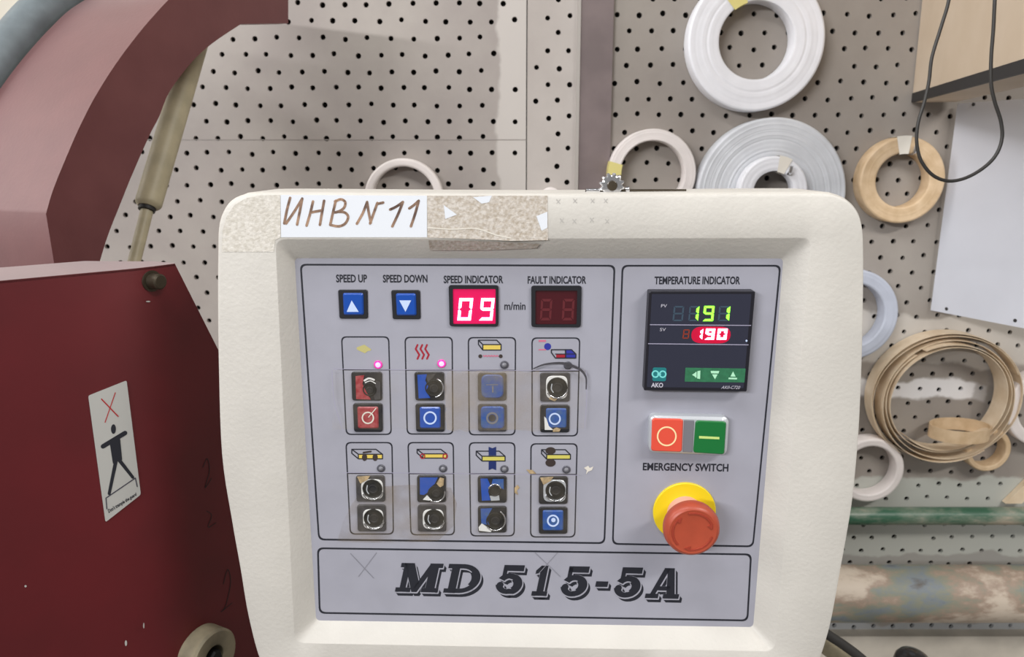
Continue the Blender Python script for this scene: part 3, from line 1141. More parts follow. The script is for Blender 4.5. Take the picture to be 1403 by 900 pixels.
# model lettering: slab-serif italics with a drop shadow
def arc(cx, cy, rx, ry, a0, a1, w0, w1=None, seg=14):
    """curved stroke between two angles (degrees, y up); thickness w0 -> w1"""
    w1 = w1 or w0
    o, i = [], []
    for k in range(seg + 1):
        t = k / seg
        a = math.radians(a0 + (a1 - a0) * t)
        wv = w0 + (w1 - w0) * t
        o.append((cx + rx * math.cos(a), cy + ry * math.sin(a)))
        i.append((cx + (rx - wv) * math.cos(a), cy + (ry - wv * .75) * math.sin(a)))
    return [[o[k], o[k + 1], i[k + 1], i[k]] for k in range(seg)]


def rect(x0, y0, x1, y1):
    return [[(x0, y0), (x1, y0), (x1, y1), (x0, y1)]]


def glyph(ch):
    sf = .15
    if ch == 'M':
        return (rect(0, 0, .46, sf) + rect(.78, 0, 1.30, sf) + rect(0.02, 1 - sf, .42, 1) + rect(.92, 1 - sf, 1.30, 1) +
                rect(.12, 0, .30, 1) + rect(.90, 0, 1.18, 1) + [[(.12, 1), (.42, 1), (.70, .25), (.58, 0), (.50, 0)]] + [[(.92, 1), (1.1, 1), (.66, 0), (.54, 0), (.54, .15)]])
    if ch == 'D':
        return rect(0, 0, .5, sf) + rect(0, 1 - sf, .5, 1) + rect(.12, 0, .36, 1) + arc(.46, .5, .58, .5, 90, -90, .20) + arc(.46, .5, .58, .5, 40, -40, .27)
    if ch == '5':
        return (rect(.12, .80, .80, 1) + rect(.12, .52, .26, .95) + arc(.40, .36, .44, .36, 150, -96, .24) + arc(.38, .36, .42, .36, -84, -172, .22) +
                arc(.40, .36, .44, .36, 60, -60, .30) + [circ(.11, .30, .12, .12, 12)])
    if ch == '1':
        return rect(.02, 0, .62, sf) + rect(.19, 0, .46, 1) + [[(.02, .72), (.02, .84), (.20, 1), (.30, 1), (.30, .78)]]
    if ch == '-':
        return rect(0, .34, .44, .52)
    if ch == 'A':
        return (rect(-.12, 0, .34, sf) + rect(.50, 0, 1.06, sf) + [[(.0, .05), (.18, .05), (.58, 1), (.38, 1)]] + [[(.36, 1), (.72, 1), (.92, .05), (.62, .05), (.50, .85)]] +
                rect(.24, .26, .70, .40))
    return []


def base_y(x):                                    # baseline and cap line lean with the plate
    return 810.5 + (x - 545) * .0215 + (1.5 if x > 700 else 0)


def cap_y(x):
    return 771.0 + (x - 545) * .0195


LET = (('M', 541, 45, 0), ('D', 607, 45, 0), ('5', 678, 41, 0), ('1', 727, 35, 0), ('5', 767, 41, 0), ('-', 812.5, 38, 0), ('5', 840, 41, 0), ('A', 888, 39, 0))


def model_polys(dx, dy, grow):
    out = []
    for ch, x, sc, _ in LET:
        for p in glyph(ch):
            q = []
            for gx, gy in p:
                X = x + gx * sc + gy * 8.5
                Y = base_y(X) + (cap_y(X) - base_y(X)) * gy
                q.append((X + dx, Y + dy))
            out.append(q)
            if grow:
                out += stroke(closed(q), grow * 2, True)
    return out


def layered(polys, n):
    M = Mesh()
    for k, p in enumerate(polys):
        M.face([pp(x, y, n + .00004 * k) for x, y in p])
    return M


sh = []
for k in range(4):
    sh += model_polys(1.7 + .75 * k, 2.6 + .95 * k, 0)
build('lettering_shadow', layered(sh, .06), m['ink'], plate)
build('lettering_outline', layered(model_polys(.5, .9, 1.0), .14), m['grey_plate'], plate)
build('lettering', layered(model_polys(0, 0, 0), .26), m['ink'], plate)
# faint pencil crosses
P = stroke([(480, 758), (512, 792)], .7, False) + stroke([(516, 757), (491, 790)], .9, False)
build('pencil_cross', Mesh().flat(P, .3), m['pencil'], plate)
P = stroke([(733, 757), (768, 790)], .7, False) + stroke([(764, 757), (736, 788)], .8, False)
build('pencil_cross', Mesh().flat(P, .3), m['pencil'], plate)

# ---- eight little button fields
FIELDS = [  # frame corners, divider y left / right
    [(468, 461.5), (532.5, 461.5), (536, 595), (474.5, 595)], [(555, 462), (619.5, 462), (620.5, 594.5), (558, 594.5)],
    [(641.7, 462.5), (706.3, 462.5), (705.5, 595.5), (643, 595.5)], [(729, 463), (794.3, 463), (791, 597), (729, 597)],
    [(474, 606.3), (537, 606.3), (539, 731.5), (480, 731.5)], [(559, 606.3), (621, 606.3), (622.5, 732.5), (563, 732.5)],
    [(643, 606.5), (705.3, 606.5), (704.5, 734), (645, 734)], [(727.5, 608), (790.7, 608), (787.5, 735.5), (727, 735.5)]]
DIV = [506.5, 506.8, 507.3, 508.3, 648.5, 648.8, 649, 650]
for c4, dy in zip(FIELDS, DIV):
    t = (dy - c4[0][1]) / (c4[3][1] - c4[0][1])
    P = frame_polys(c4, 7, 1.7) + stroke([quad_map(c4, 0, t), quad_map(c4, 1, t)], 1.5, False)
    build('field_frame', Mesh().flat(P, .12), m['ink'], plate)


def icon(parts):
    for k, (polys, mt) in enumerate(parts):
        if k == 0:
            root = build('pictogram', Mesh().flat(polys, .10), m[mt], plate)
        else:
            build('pictogram_detail', Mesh().flat(polys, .10 + .05 * k), m[mt], root)


def slab(x0, y0, x1, y1, front='icon_yellow', dx=7, w=1.5, top=.52):
    """board seen in perspective: slanted top face and coloured front"""
    ym = y0 + (y1 - y0) * top
    a, b, c, d = (x0, y0), (x1 - dx, y0), (x1, ym), (x0 + dx, ym)
    e, f, g = (x1, y1), (x0 + dx, y1), (x0, y0 + (y1 - y0) * .42)
    fr = [d, c, e, f]
    lines = stroke(closed([a, b, c, e, f, g]), w) + stroke([a, d, f], w) + stroke([d, c], w)
    return [([fr], front), (lines, 'ink')]


icon([(stroke([(490, 477), (498, 474), (497, 480), (507, 479)], 3) + [[(489, 479), (499, 472), (508, 478), (500, 484)]], 'icon_bolt')])
P = []
for x in (570, 576.5, 583):
    P += stroke([(x + 2, 472.5), (x - .5, 478), (x + 4.5, 486), (x + 2, 491.5)], 2.5)
icon([(P, 'icon_red')])
zig = [(662 + 1.9 * k, 486.5 + (2.2 if k % 2 else 0)) for k in range(12)]
icon(slab(655.5, 466, 686.5, 479.5, dx=6, top=.45) + [(stroke(zig, 1.2, False), 'icon_pink'), ([circ(658, 488, 2.6), circ(686, 488, 2.6)], 'icon_brown')])
icon([([circ(750.3, 474.8, 4.8)], 'icon_blue'), (stroke([(738, 467), (748, 467)], 2.6, False) + stroke([(738, 479), (748, 479)], 1.6, False), 'icon_pink'),
      ([[(762, 485), (775, 485), (775, 490.5), (762, 490.5)]], 'icon_red'), ([[(775, 479), (784, 479), (789, 485), (789, 490.5), (775, 490.5)]], 'icon_blue'),
      (stroke(closed([(755.5, 479), (783, 479), (789, 485), (789, 490.5), (761, 490.5), (755.5, 483)]), 1.5) + stroke([(761, 485), (789, 485)], 1.3) + stroke([(775, 479), (775, 490)], 1.8), 'ink')])
icon(slab(482, 615.5, 524, 628.5, dx=9) + [([circ(499.5, 626.5, 3.6, 5), circ(514, 626.5, 3.6, 5)], 'icon_brown'), (stroke([(498, 620), (508, 618.5)], 2.4), 'icon_brown')])
icon(slab(571.5, 615.5, 612, 627.5, dx=8) + [(annulus(579, 625, 3, 1.5) + annulus(610, 625, 3, 1.5), 'icon_red')])
icon(slab(652.5, 618, 692, 631.5, dx=8, front='icon_pale_yellow') + [([[(669.5, 612), (674.5, 614), (679.8, 612), (679.8, 624), (669.5, 624)], [(669.5, 632), (679.8, 632), (679.8, 644), (674.5, 642), (669.5, 644)]], 'icon_navy')])
icon(slab(742, 616, 781.5, 629, dx=7, front='icon_pale_yellow') + [([circ(754.3, 617.5, 7, 5), circ(754.3, 634, 7, 5.4)], 'icon_brown')])

# signal lamps
for k, (x, y) in enumerate([(518, 499.5), (605, 498), (691, 499.8), (778, 500.6), (522, 641.5), (607, 641.8), (691, 642.5), (776, 643.3)]):
    c = pp(x, y, .4)
    lit = k < 2
    o = build('indicator_lamp', Mesh().lathe(c, PN, [(.0030, -.0004), (.0030, .0002), (.0026, .0006), (.0018, .0006)], 24), m['led_rim' if lit else 'lens_dark'], panel, smooth=40)
    if lit:
        o['label'] = 'lit pink indicator lamp'
    build('lens', Mesh().lathe(c, PN, [(.0019, .0004), (.0017, .0012), (.0010, .0017), (.00005, .0019)], 24), m['led_lit' if lit else 'lens_grey'], o, smooth=60)

# ---- push buttons
BT = [((481, 509.6), (523, 509.6), (523.3, 549), (482.3, 549)), ((483.3, 552.8), (523.6, 552.8), (524.2, 592), (485, 592)),
      ((567.6, 509.8), (608.3, 509.8), (608.4, 549), (569, 549)), ((569, 553.2), (609, 553.2), (609, 591.8), (570, 591.8)),
      ((654.5, 511), (693.7, 511), (693.7, 549), (654.8, 549)), ((654.6, 554), (694, 554), (694, 591.5), (655, 591.5)),
      ((740, 511), (781, 511), (780.5, 550.5), (740, 550.5)), ((740, 555), (780.5, 555), (780, 592.7), (740, 592.7)),
      ((487.3, 651.7), (526.5, 651.7), (527.5, 687.6), (488.3, 687.6)), ((489, 692), (528, 692), (528.6, 728.3), (490, 728.3)),
      ((571.2, 651.7), (610.6, 651.7), (610.8, 688.3), (571.6, 688.3)), ((572, 692.2), (610.8, 692.2), (611, 728.7), (572.5, 728.7)),
      ((654.4, 652.5), (694, 652.5), (694, 689), (654.7, 689)), ((654.6, 693.8), (694, 693.8), (693.8, 730), (655, 730)),
      ((738.2, 653), (778, 653), (777.6, 690.8), (738.2, 690.8)), ((738, 695), (777.6, 695), (777.2, 731.7), (738.2, 731.7))]
LOOK = ['red_broken', 'red', 'blue_half', 'blue', 'blue_taped', 'blue_faint', 'chrome', 'blue_chip', 'chrome', 'chrome', 'blue_corner', 'chrome', 'blue_hole', 'blue_low', 'chrome', 'blue']
NAME = {'red_broken': 'broken red push button showing its black core', 'red': 'worn red push button with a white ring', 'blue_half': 'half broken blue push button',
        'blue': 'blue push button with a white ring', 'blue_taped': 'blue push button under cloudy tape', 'blue_faint': 'blue push button with a faint ring',
        'chrome': 'push button without its cap, black core in a bright ring', 'blue_chip': 'chipped blue push button with a white ring',
        'blue_corner': 'blue push button with its lower right broken off', 'blue_hole': 'blue push button with a dark hole', 'blue_low': 'broken blue push button with a bright lower rim'}


def core(parent, cx, cy, r, chrome_arc=None, rings=True):
    """black contact well with a chrome rim"""
    c = pp(cx, cy, 1.6)
    k = PXM
    w = build('contact_well', Mesh().lathe(c, PN, [(r * k, -.0004), (r * k, .0008), ((r - 1.0) * k, .0010), ((r - 2) * k, .0005), (.00005, .00045)], 32), m['dark_hole'], parent, smooth=40)
    if rings:
        build('plunger', Mesh().lathe(pp(cx + .6, cy + .6, 2.0), PN, [(r * .52 * k, 0), (r * .5 * k, .0006), (r * .38 * k, .0007), (r * .33 * k, .0002), (.00005, .0002)], 24), m['grey_rubber'], parent, smooth=40)
    if chrome_arc:
        a0, a1 = chrome_arc
        pts = [pp(cx + (r + .8) * math.cos(math.radians(a)), cy + (r + .8) * math.sin(math.radians(a)), 2.3) for a in [a0 + (a1 - a0) * q / 24 for q in range(25)]]
        build('rim', Mesh().tube(pts, .0006, 8), m['chrome'], parent, smooth=60)
    return w


for k, (c4, lk) in enumerate(zip(BT, LOOK)):
    c4 = list(c4)
    bez = build('push_button', rblock(Mesh(), c4, 4, -.3, 1.4, .8), m['black_plastic' if k not in (4, 5, 6, 8, 9, 11) else 'grey_bezel'], panel)
    bez['label'] = NAME[lk]
    cx = sum(p[0] for p in c4) / 4
    cy = sum(p[1] for p in c4) / 4

    def cap_(c, mt, n1=2.2, r=3):
        return build('cap', rblock(Mesh(), c, r, 1.2, n1, 1.6), m[mt], bez)

    def cap_poly(st, mt, n1=2.2):
        return build('cap', raise_(Mesh(), [[quad_map(c4, s, t) for s, t in st]], 1.2, n1), m[mt], bez)

    def ring(mt='white_print', r=8.2, x=cx, y=cy, w=2.3):
        build('ring_mark', Mesh().flat(annulus(x, y, r, w), 2.35), m[mt], bez)
    ins = [quad_map(c4, .14, .12), quad_map(c4, .86, .12), quad_map(c4, .86, .88), quad_map(c4, .14, .88)]
    if lk == 'blue':
        cap_(ins, 'blue_cap' if k == 3 else 'blue_worn')
        ring(r=8.0 if k == 3 else 7.2)
        if k == 15:
            build('ring_mark', Mesh().flat([circ(cx + .5, cy - 1, 3)], 2.4), m['white_print'], bez)
    elif lk == 'red':
        cap_(ins, 'red_worn')
        ring('tape_pale', 7.6, w=1.9)
        build('scratch', Mesh().flat(stroke([(cx + 1, cy - 1), (cx + 11, cy - 13)], 1.2), 2.4), m['tape_pale'], bez)
    elif lk == 'red_broken':
        cap_poly([(.14, .15), (.42, .12), (.36, .42), (.5, .72), (.62, .96), (.14, .94)], 'red_worn')
        core(bez, cx + 4, cy + 4, 9.5, None)
        build('rim', Mesh().flat(stroke(catmull([(cx - 3, cy - 8), (cx + 3, cy - 11), (cx + 10, cy - 9)], 5), 2.6) + stroke(catmull([(cx - 2, cy - 5), (cx + 5, cy - 7.5), (cx + 12, cy - 4)], 5), 1.3), 2.2), m['white_gloss'], bez)
        build('fragment', raise_(Mesh(), [[quad_map(c4, s, t) for s, t in [(.72, .8), (.8, .3), (.95, .35), (.95, .95), (.76, .97)]]], 1.2, 1.8), m['grey_bezel'], bez)
    elif lk == 'blue_half':
        cap_poly([(.1, .1), (.42, .08), (.36, .3), (.46, .5), (.38, .66), (.52, .9), (.12, .92)], 'blue_cap')
        core(bez, cx + 6, cy + 2, 12, (-70, 80))
        build('fragment', raise_(Mesh(), [[quad_map(c4, s, t) for s, t in [(.38, .1), (.72, .06), (.62, .2), (.45, .34)]]], 1.2, 2.0), m['grey_bezel'], bez)
    elif lk == 'blue_taped':
        cap_([quad_map(c4, .12, .06), quad_map(c4, .9, .06), quad_map(c4, .9, .92), quad_map(c4, .12, .92)], 'blue_worn', r=9)
        build('ring_mark', Mesh().flat(stroke([(cx - 8, cy - 3), (cx + 8, cy - 3)], 1) + stroke([(cx + 1, cy), (cx + 1, cy + 7)], 2), 2.35), m['lens_grey'], bez)
    elif lk == 'blue_faint':
        cap_([quad_map(c4, .1, .08), quad_map(c4, .92, .08), quad_map(c4, .92, .9), quad_map(c4, .1, .9)], 'blue_worn', r=6)
        ring('lens_grey', 7, w=2.6)
        build('ring_mark', Mesh().flat([circ(cx, cy, 5)], 2.33), m['grey_bezel'], bez)
    elif lk == 'blue_chip':
        cap_([quad_map(c4, .2, .12), quad_map(c4, .9, .12), quad_map(c4, .9, .84), quad_map(c4, .2, .84)], 'blue_worn')
        ring(r=7.2, w=2.2)
        build('fragment', raise_(Mesh(), [[quad_map(c4, s, t) for s, t in [(.14, .42), (.22, .5), (.3, .76), (.44, .9), (.16, .9)]]], 1.2, 2.45), m['white_gloss'], bez)
        build('fragment', raise_(Mesh(), [[quad_map(c4, s, t) for s, t in [(.44, .9), (.56, .82), (.7, .88), (.66, .96), (.44, .97)]]], 1.2, 2.45), m['beige_crumb'], bez)
    elif lk == 'chrome':
        f = {6: (.2, .1, .92, .9), 8: (.18, .14, .94, .9), 9: (.2, .16, .92, .9), 11: (.18, .16, .92, .9), 14: (.16, .12, .94, .92)}[k]
        pc = [quad_map(c4, f[0], f[1]), quad_map(c4, f[2], f[1]), quad_map(c4, f[2], f[3]), quad_map(c4, f[0], f[3])]
        build('base', rblock(Mesh(), pc, 9, 1.0, 1.8, .6), m['white_gloss' if k != 14 else 'silver_plastic'], bez)
        core(bez, cx + 3, cy - .5, 14.2, (20, 150))
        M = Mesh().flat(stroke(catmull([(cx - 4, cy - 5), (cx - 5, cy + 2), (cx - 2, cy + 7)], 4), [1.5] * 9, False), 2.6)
        build('painted_glint', M, m['silver_plastic'], bez)  # silver stroke painted on the black core as a glint
        if k in (8, 6, 14):
            build('fragment', raise_(Mesh(), [[quad_map(c4, s, t) for s, t in ([(.05, .05), (.5, .02), (.4, .16), (.16, .3)] if k != 6 else [(.3, .9), (.42, .78), (.58, .9), (.5, .98)])]], 1.2, 2.2), m['beige_crumb'], bez)
    elif lk == 'blue_corner':
        cap_poly([(.1, .08), (.72, .08), (.62, .3), (.46, .44), (.38, .62), (.24, .72), (.1, .7)], 'blue_cap')
        core(bez, cx + 6, cy + 5, 11.5, (-10, 130))
        build('fragment', raise_(Mesh(), [[quad_map(c4, s, t) for s, t in [(.68, .3), (.8, .08), (.94, .12), (.92, .36), (.8, .44)]]], 1.2, 2.2), m['beige_crumb'], bez)
        build('fragment', raise_(Mesh(), [[quad_map(c4, s, t) for s, t in [(.2, .9), (.34, .74), (.52, .86), (.5, .94)]]], 1.2, 2.3), m['white_gloss'], bez)
    elif lk == 'blue_hole':
        cap_poly([(.1, .1), (.34, .1), (.44, .34), (.36, .56), (.44, .9), (.14, .92)], 'blue_cap')
        cap_poly([(.52, .12), (.9, .12), (.9, .5), (.78, .4), (.6, .32), (.46, .4)], 'blue_worn')
        core(bez, cx + 3.5, cy + 1.5, 8, (-160, -20), rings=False)
        build('fragment', raise_(Mesh(), [[quad_map(c4, s, t) for s, t in [(.42, .74), (.74, .72), (.76, .9), (.46, .92)]]], 1.2, 2.0), m['silver_plastic'], bez)
    elif lk == 'blue_low':
        cap_poly([(.1, .1), (.5, .08), (.38, .3), (.32, .52), (.4, .7), (.12, .66)], 'blue_worn')
        build('fragment', raise_(Mesh(), [[quad_map(c4, s, t) for s, t in [(.02, .8), (.14, .64), (.3, .78), (.5, .9), (.44, .97), (.04, .92)]]], 1.2, 2.3), m['white_gloss'], bez)
        core(bez, cx + 4, cy + 1, 13, (-60, 140))

# speed keys
for c4, tri, lb in (([(463, 397), (503.2, 397), (504, 436.6), (465, 436.6)], [(481.8, 411.5), (491.5, 427.2), (475, 427.2)], 'blue speed key with white triangle pointing up'),
                    ([(535.8, 397.5), (575.3, 397.5), (576.2, 437.3), (538, 437.3)], [(547, 411.5), (563.3, 411.5), (555.5, 427.2)], 'blue speed key with white triangle pointing down')):
    bez = build('push_button', rblock(Mesh(), c4, 3, -.3, 1.2, .8), m['black_plastic'], panel)
    bez['label'] = lb
    ins = [quad_map(c4, .15, .12), quad_map(c4, .85, .12), quad_map(c4, .85, .88), quad_map(c4, .15, .88)]
    build('cap', rblock(Mesh(), ins, 3, 1.0, 2.6, 2.0), m['blue_cap'], bez)
    build('arrow_mark', Mesh().flat([tri], 2.75), m['white_print'], bez)

# two-digit displays
for which, c4, inner in (('lit', [(614.6, 390.8), (683, 391), (683, 447.3), (616, 447)], [(620.5, 396), (679, 396), (679, 444), (621, 444)]),
                         ('dark', [(727.8, 391.6), (797, 391.6), (795.8, 448.3), (728, 448)], [(733.5, 398), (791, 398), (790, 444.5), (733.5, 444.5)])):
    # hollow frame and a recessed window so that the digits stand in a little box
    o1, i1 = rquad(c4, 4, 0), rquad(inner, 1.5, 0)
    A1 = [pp(x, y, 1.6) for x, y in o1]; B1 = [pp(x, y, 1.6) for x, y in i1]
    M = Mesh().loops([[p - PN * .002 for p in A1], A1, B1, [p - PN * .0012 for p in B1]], True)
    fr_ = build('digit_display', M, m['black_plastic'], panel)
    fr_['label'] = 'speed display showing 09 in glowing red' if which == 'lit' else 'unlit dark red fault display'
    build('window', Mesh().face([pp(x, y, .4) for x, y in rquad(inner, 1.5, -1)]), m['display_red' if which == 'lit' else 'display_dim'], fr_)
    if which == 'lit':
        for q, chh in (([(627.5, 408.5), (646.5, 408.5), (645, 439), (626.5, 439)], '0'), ([(657.5, 408.5), (676, 408.5), (674.5, 439), (656.5, 439)], '9')):
            build('digit', raise_(Mesh(), digit(q, chh, w=.21, gap=-.03, skew=.10), .5, 1.0), m['digit_lit_red'], fr_)
    else:
        for q in ([(740.5, 409.5), (756, 409.5), (755, 439), (739.5, 439)], [(770.5, 409.5), (786.5, 409.5), (785.5, 439), (769.5, 439)]):
            build('digit', raise_(Mesh(), digit(q, '8', w=.2, gap=.04, skew=.06), .5, .6), m['digit_dim'], fr_)

# temperature controller
N1 = 9.0
fc = [(889.6, 399.4), (1035, 399.2), (1023.3, 536.6), (882.3, 535)]
tcm = build('temperature_controller', rblock(Mesh(), fc, 2, -.2, N1, .8), m['controller_body'], panel)
tcm['label'] = 'black temperature controller with green and red digits'
fin = [quad_map(fc, .025, .025), quad_map(fc, .965, .025), quad_map(fc, .965, .965), quad_map(fc, .025, .965)]
build('screen', Mesh().face([pp(x, y, N1 + .1) for x, y in rquad(fin, 1.5)]), m['controller_face'], tcm)
Q = N1 + .25


def k7(x, y):                                   # crop (860,370)-(1060,550) at 5x
    return (860 + x / 5, 370 + y / 5)


def q7(x0, y0, x1, y1):
    return [k7(x0, y0), k7(x1, y0), k7(x1 - 6, y1), k7(x0 - 6, y1)]


build('divider_line', Mesh().flat(stroke([k7(152, 374), k7(845, 379)], 1.1, False) + stroke([k7(140, 504), k7(828, 512)], 1.1, False), Q), m['line_grey'], tcm)
glow = rquad([k7(440, 386), k7(710, 388), k7(700, 503), k7(432, 501)], 16)
build('digit_glow', Mesh().face([pp(x, y, N1 + .16) for x, y in glow]), m['display_glow_red'], tcm)  # emissive patch laid in as the glow around the red digits
for x0, x1, lit in ((312, 384, ''), (420, 488, '1'), (520, 592, '9'), (622, 700, '1')):
    q = q7(x0, 246, x1, 350)
    if lit != '9':
        build('digit', Mesh().flat(digit(q, '8', .17, .03, .06), Q), m['digit_off_grey'], tcm)
    if lit:
        build('digit', raise_(Mesh(), digit(q, lit, .27 if lit == '1' else .22, .0, .06), N1 + .1, N1 + .6), m['digit_lit_green'], tcm)
build('digit', Mesh().flat(digit(q7(380, 406, 424, 470), '8', .2, .03, .06), Q), m['digit_off_brown'], tcm)
for x0, x1, lit in ((462, 516, '1'), (534, 598, '9'), (616, 682, '0')):
    build('digit', raise_(Mesh(), digit(q7(x0, 402, x1, 477), lit, .32, -.02, .06), N1 + .1, N1 + .7), m['digit_lit_red'], tcm)
build('caption', Mesh().flat(text_polys('PV', [k7(230, 234), k7(270, 234), k7(268, 256), k7(228, 256)], 0), Q), m['pale_grey'], tcm)
build('caption', Mesh().flat(text_polys('SV', [k7(222, 396), k7(262, 396), k7(260, 418), k7(220, 418)], 0), Q), m['pale_grey'], tcm)
build('status_dot', Mesh().flat([circ(*k7(814, 484), 1.4)], Q), m['white_print'], tcm)
lg = build('logo', Mesh().flat([rquad([k7(172, 666), k7(266, 668), k7(262, 762), k7(168, 760)], 3)], Q), m['teal'], tcm)
P = annulus(*k7(190, 712), 4.2, 2.0) + annulus(*k7(240, 713), 4.2, 2.0) + stroke([k7(205, 712), k7(226, 713)], 1.6)
lg2 = build('logo_mark', Mesh().flat(P, Q + .1), m['teal_light'], tcm)
build('brand_text', Mesh().flat(text_polys('AKO', [k7(162, 772), k7(244, 772), k7(242, 805), k7(160, 803)], .03), Q), m['pale_grey'], tcm)
build('model_text', Mesh().flat(text_polys('AK0-C720', [k7(650, 792), k7(774, 793), k7(766, 815), k7(640, 813)], .0), Q), m['pale_grey'], tcm)
ks = build('key_strip', Mesh().flat([rquad([k7(396, 668), k7(808, 674), k7(800, 770), k7(390, 764)], 1)], Q), m['strip_green'], tcm)
P = [[k7(440, 717), k7(468, 700), k7(468, 734)], [k7(462, 700), k7(472, 696), k7(472, 738), k7(462, 733)], [k7(478, 692), k7(498, 688), k7(496, 746), k7(476, 742)]]
P += [[k7(568, 690), k7(628, 691), k7(622, 708), k7(572, 707)], [k7(578, 714), k7(616, 714), k7(598, 748)]]
P += [[k7(722, 694), k7(740, 730), k7(704, 729)], [k7(692, 736), k7(750, 738), k7(748, 749), k7(690, 747)]]
build('key_symbol', Mesh().flat(P, Q + .1), m['pale_green'], tcm)

# on / off switch
def k8(x, y):                                   # crop (860,550)-(1060,770) at 4.09x
    return (860 + x / 4.09, 550 + y / 4.09)


NS = 8.0
sw4 = [k8(126, 82), k8(571, 92), k8(557, 306), k8(118, 288)]
sw = build('power_switch', rblock(Mesh(), sw4, 9, -.2, NS, 3.0), m['silver_plastic'], panel, smooth=40)
sw['label'] = 'silver framed on and off switch'
rb = build('off_button', rblock(Mesh(), [k8(138, 96), k8(312, 100), k8(304, 284), k8(132, 278)], 4, NS - .5, NS + 1.2, 1.2), m['switch_red'], sw)
build('ring_mark', Mesh().flat(annulus(*k8(219, 195), 12.6, 2.1), NS + 1.35), m['cream_print'], sw)
gb = build('on_button', rblock(Mesh(), [k8(382, 108), k8(554, 114), k8(542, 298), k8(368, 288)], 4, NS - .5, NS + 1.2, 1.2), m['switch_green'], sw)
build('bar_mark', Mesh().flat([[k8(400, 193), k8(514, 199), k8(514, 212), k8(400, 207)]], NS + 1.35), m['green_print'], sw)
build('lens', rblock(Mesh(), [k8(316, 104), k8(374, 106), k8(364, 286), k8(308, 283)], 1, NS - .5, NS + .5, .8), m['lens_grey'], sw)

# emergency stop
ec = pp(*k8(318, 619), 1.5)
es = build('emergency_stop', Mesh().lathe(ec, PN, [(.0229, -.0016), (.0229, 0), (.0224, .0005), (.010, .0006), (.0001, .0006)], 64), m['yellow_plate'], panel, smooth=30)
es['label'] = 'red mushroom emergency stop button on a yellow ring'
HS = 30.5
build('stem', Mesh().lathe(ec, PN, [(.0128, 0), (.0128, .008), (.0115, .0085), (.0115, .014), (.0125, .0175)], 48), m['estop_stem'], es, smooth=30)
h = HS * MM
capc = ec
rc_ = .0199
build('cap', Mesh().lathe(capc, PN, [(.0105, .015), (.0150, .0165), (rc_ - .0006, .0205), (rc_, h - .006), (rc_ - .0008, h - .0025), (rc_ - .0022, h - .0006), (rc_ - .0035, h), (rc_ - .0055, h - .0004), (.0001, h - .0002)], 72), m['estop_red'], es, smooth=35)
e1, e2 = PU, PV
P = Mesh()
for a0 in (25, 145, 265):
    rings = []
    for k in range(19):
        a = math.radians(a0 + 80 * k / 18)
        d = e1 * math.cos(a) + e2 * math.sin(a)
        rings.append([capc + d * .0132 + PN * (h - .0002), capc + d * .0134 + PN * (h + .0003), capc + d * .0144 + PN * (h + .0003), capc + d * .0146 + PN * (h - .0002)])
    P.loops(rings, True, True, True)
    a = math.radians(a0)
    d = e1 * math.cos(a) + e2 * math.sin(a)
    tdir = e1 * math.sin(a) - e2 * math.cos(a)
    tri = [capc + d * .0110 + PN * (h + .0003), capc + d * .0148 + PN * (h + .0003), capc + d * .0129 + tdir * .004 + PN * (h + .0003)]
    P.prism(tri, [q - PN * .0006 for q in tri])
build('turn_arrows', P, m['estop_groove'], es)

# clear tape over both rows of buttons, with torn edges
def torn(x0, y0, x1, y1, amp, seed):
    r = random.Random(seed)
    c = [(x0, y0), (x1, y0), (x1, y1), (x0, y1)]
    out = []
    for i in range(4):
        a, b = c[i], c[(i + 1) % 4]
        n = 14
        for k in range(n):
            p = lerp(a, b, k / n)
            out.append((p[0] + r.uniform(-amp, amp), p[1] + r.uniform(-amp, amp)))
    return out


def tape(poly, n, mt, label):
    t = [pp(x, y, n) for x, y in poly]
    o = build('clear_tape', Mesh().face(t), m[mt], panel)
    o['label'] = label
    return o


tape(torn(455, 506, 803, 588, 1.2, 1), 3.2, 'clear_tape', 'clear tape across the upper row of buttons')
tape(torn(611, 509, 740, 590, 2.0, 2), 3.35, 'dirty_tape', 'dirty tape strip in the middle of the upper row')
tape(torn(476, 648, 792, 738, 1.4, 3), 3.2, 'clear_tape', 'clear tape across the lower row of buttons')
tape([(462, 742), (470, 715), (482, 690), (500, 668), (560, 664), (618, 668), (626, 690), (622, 720), (600, 741), (540, 744)], .35, 'grimy_tape', 'brown grimy tape over the lower left buttons')
for q in ([(456, 505.5), (560, 506.5), (700, 507.5), (802, 507)], [(470, 647.5), (560, 648), (680, 649.5), (792, 651)], [(803, 508), (804, 540), (801, 588)], [(455, 507), (458, 550), (470, 590)]):
    build('tape_edge', layered(stroke(catmull(q, 6), .7, False), 3.4), m['line_grey'], panel)
P = stroke(catmull([(731, 505), (745, 499.5), (762, 497.5), (776, 498.5), (788, 503), (797, 508), (803, 518), (803, 533)], 5), [1.5 + 2.2 * math.sin(PI * k / 35) for k in range(36)])
build('marker_smudge', Mesh().flat(P, 3.5), m['smudge'], panel)
P = [circ(779, 501, 4.5, 3.2)]
build('marker_smudge', Mesh().flat(P, 3.6), m['smudge'], panel)
build('paper_scrap', Mesh().flat([[(800, 641), (806, 638), (808, 641), (813, 639), (811, 644), (806, 646), (803, 650), (804, 644)]], .4), m['tape_pale'], panel)
build('paper_scrap', Mesh().flat([[(705, 668), (709, 664), (712, 668), (708, 672), (710, 678), (705, 675)], [(721, 643), (730, 644), (735, 649), (726, 649)]], .4), m['beige_crumb'], panel)

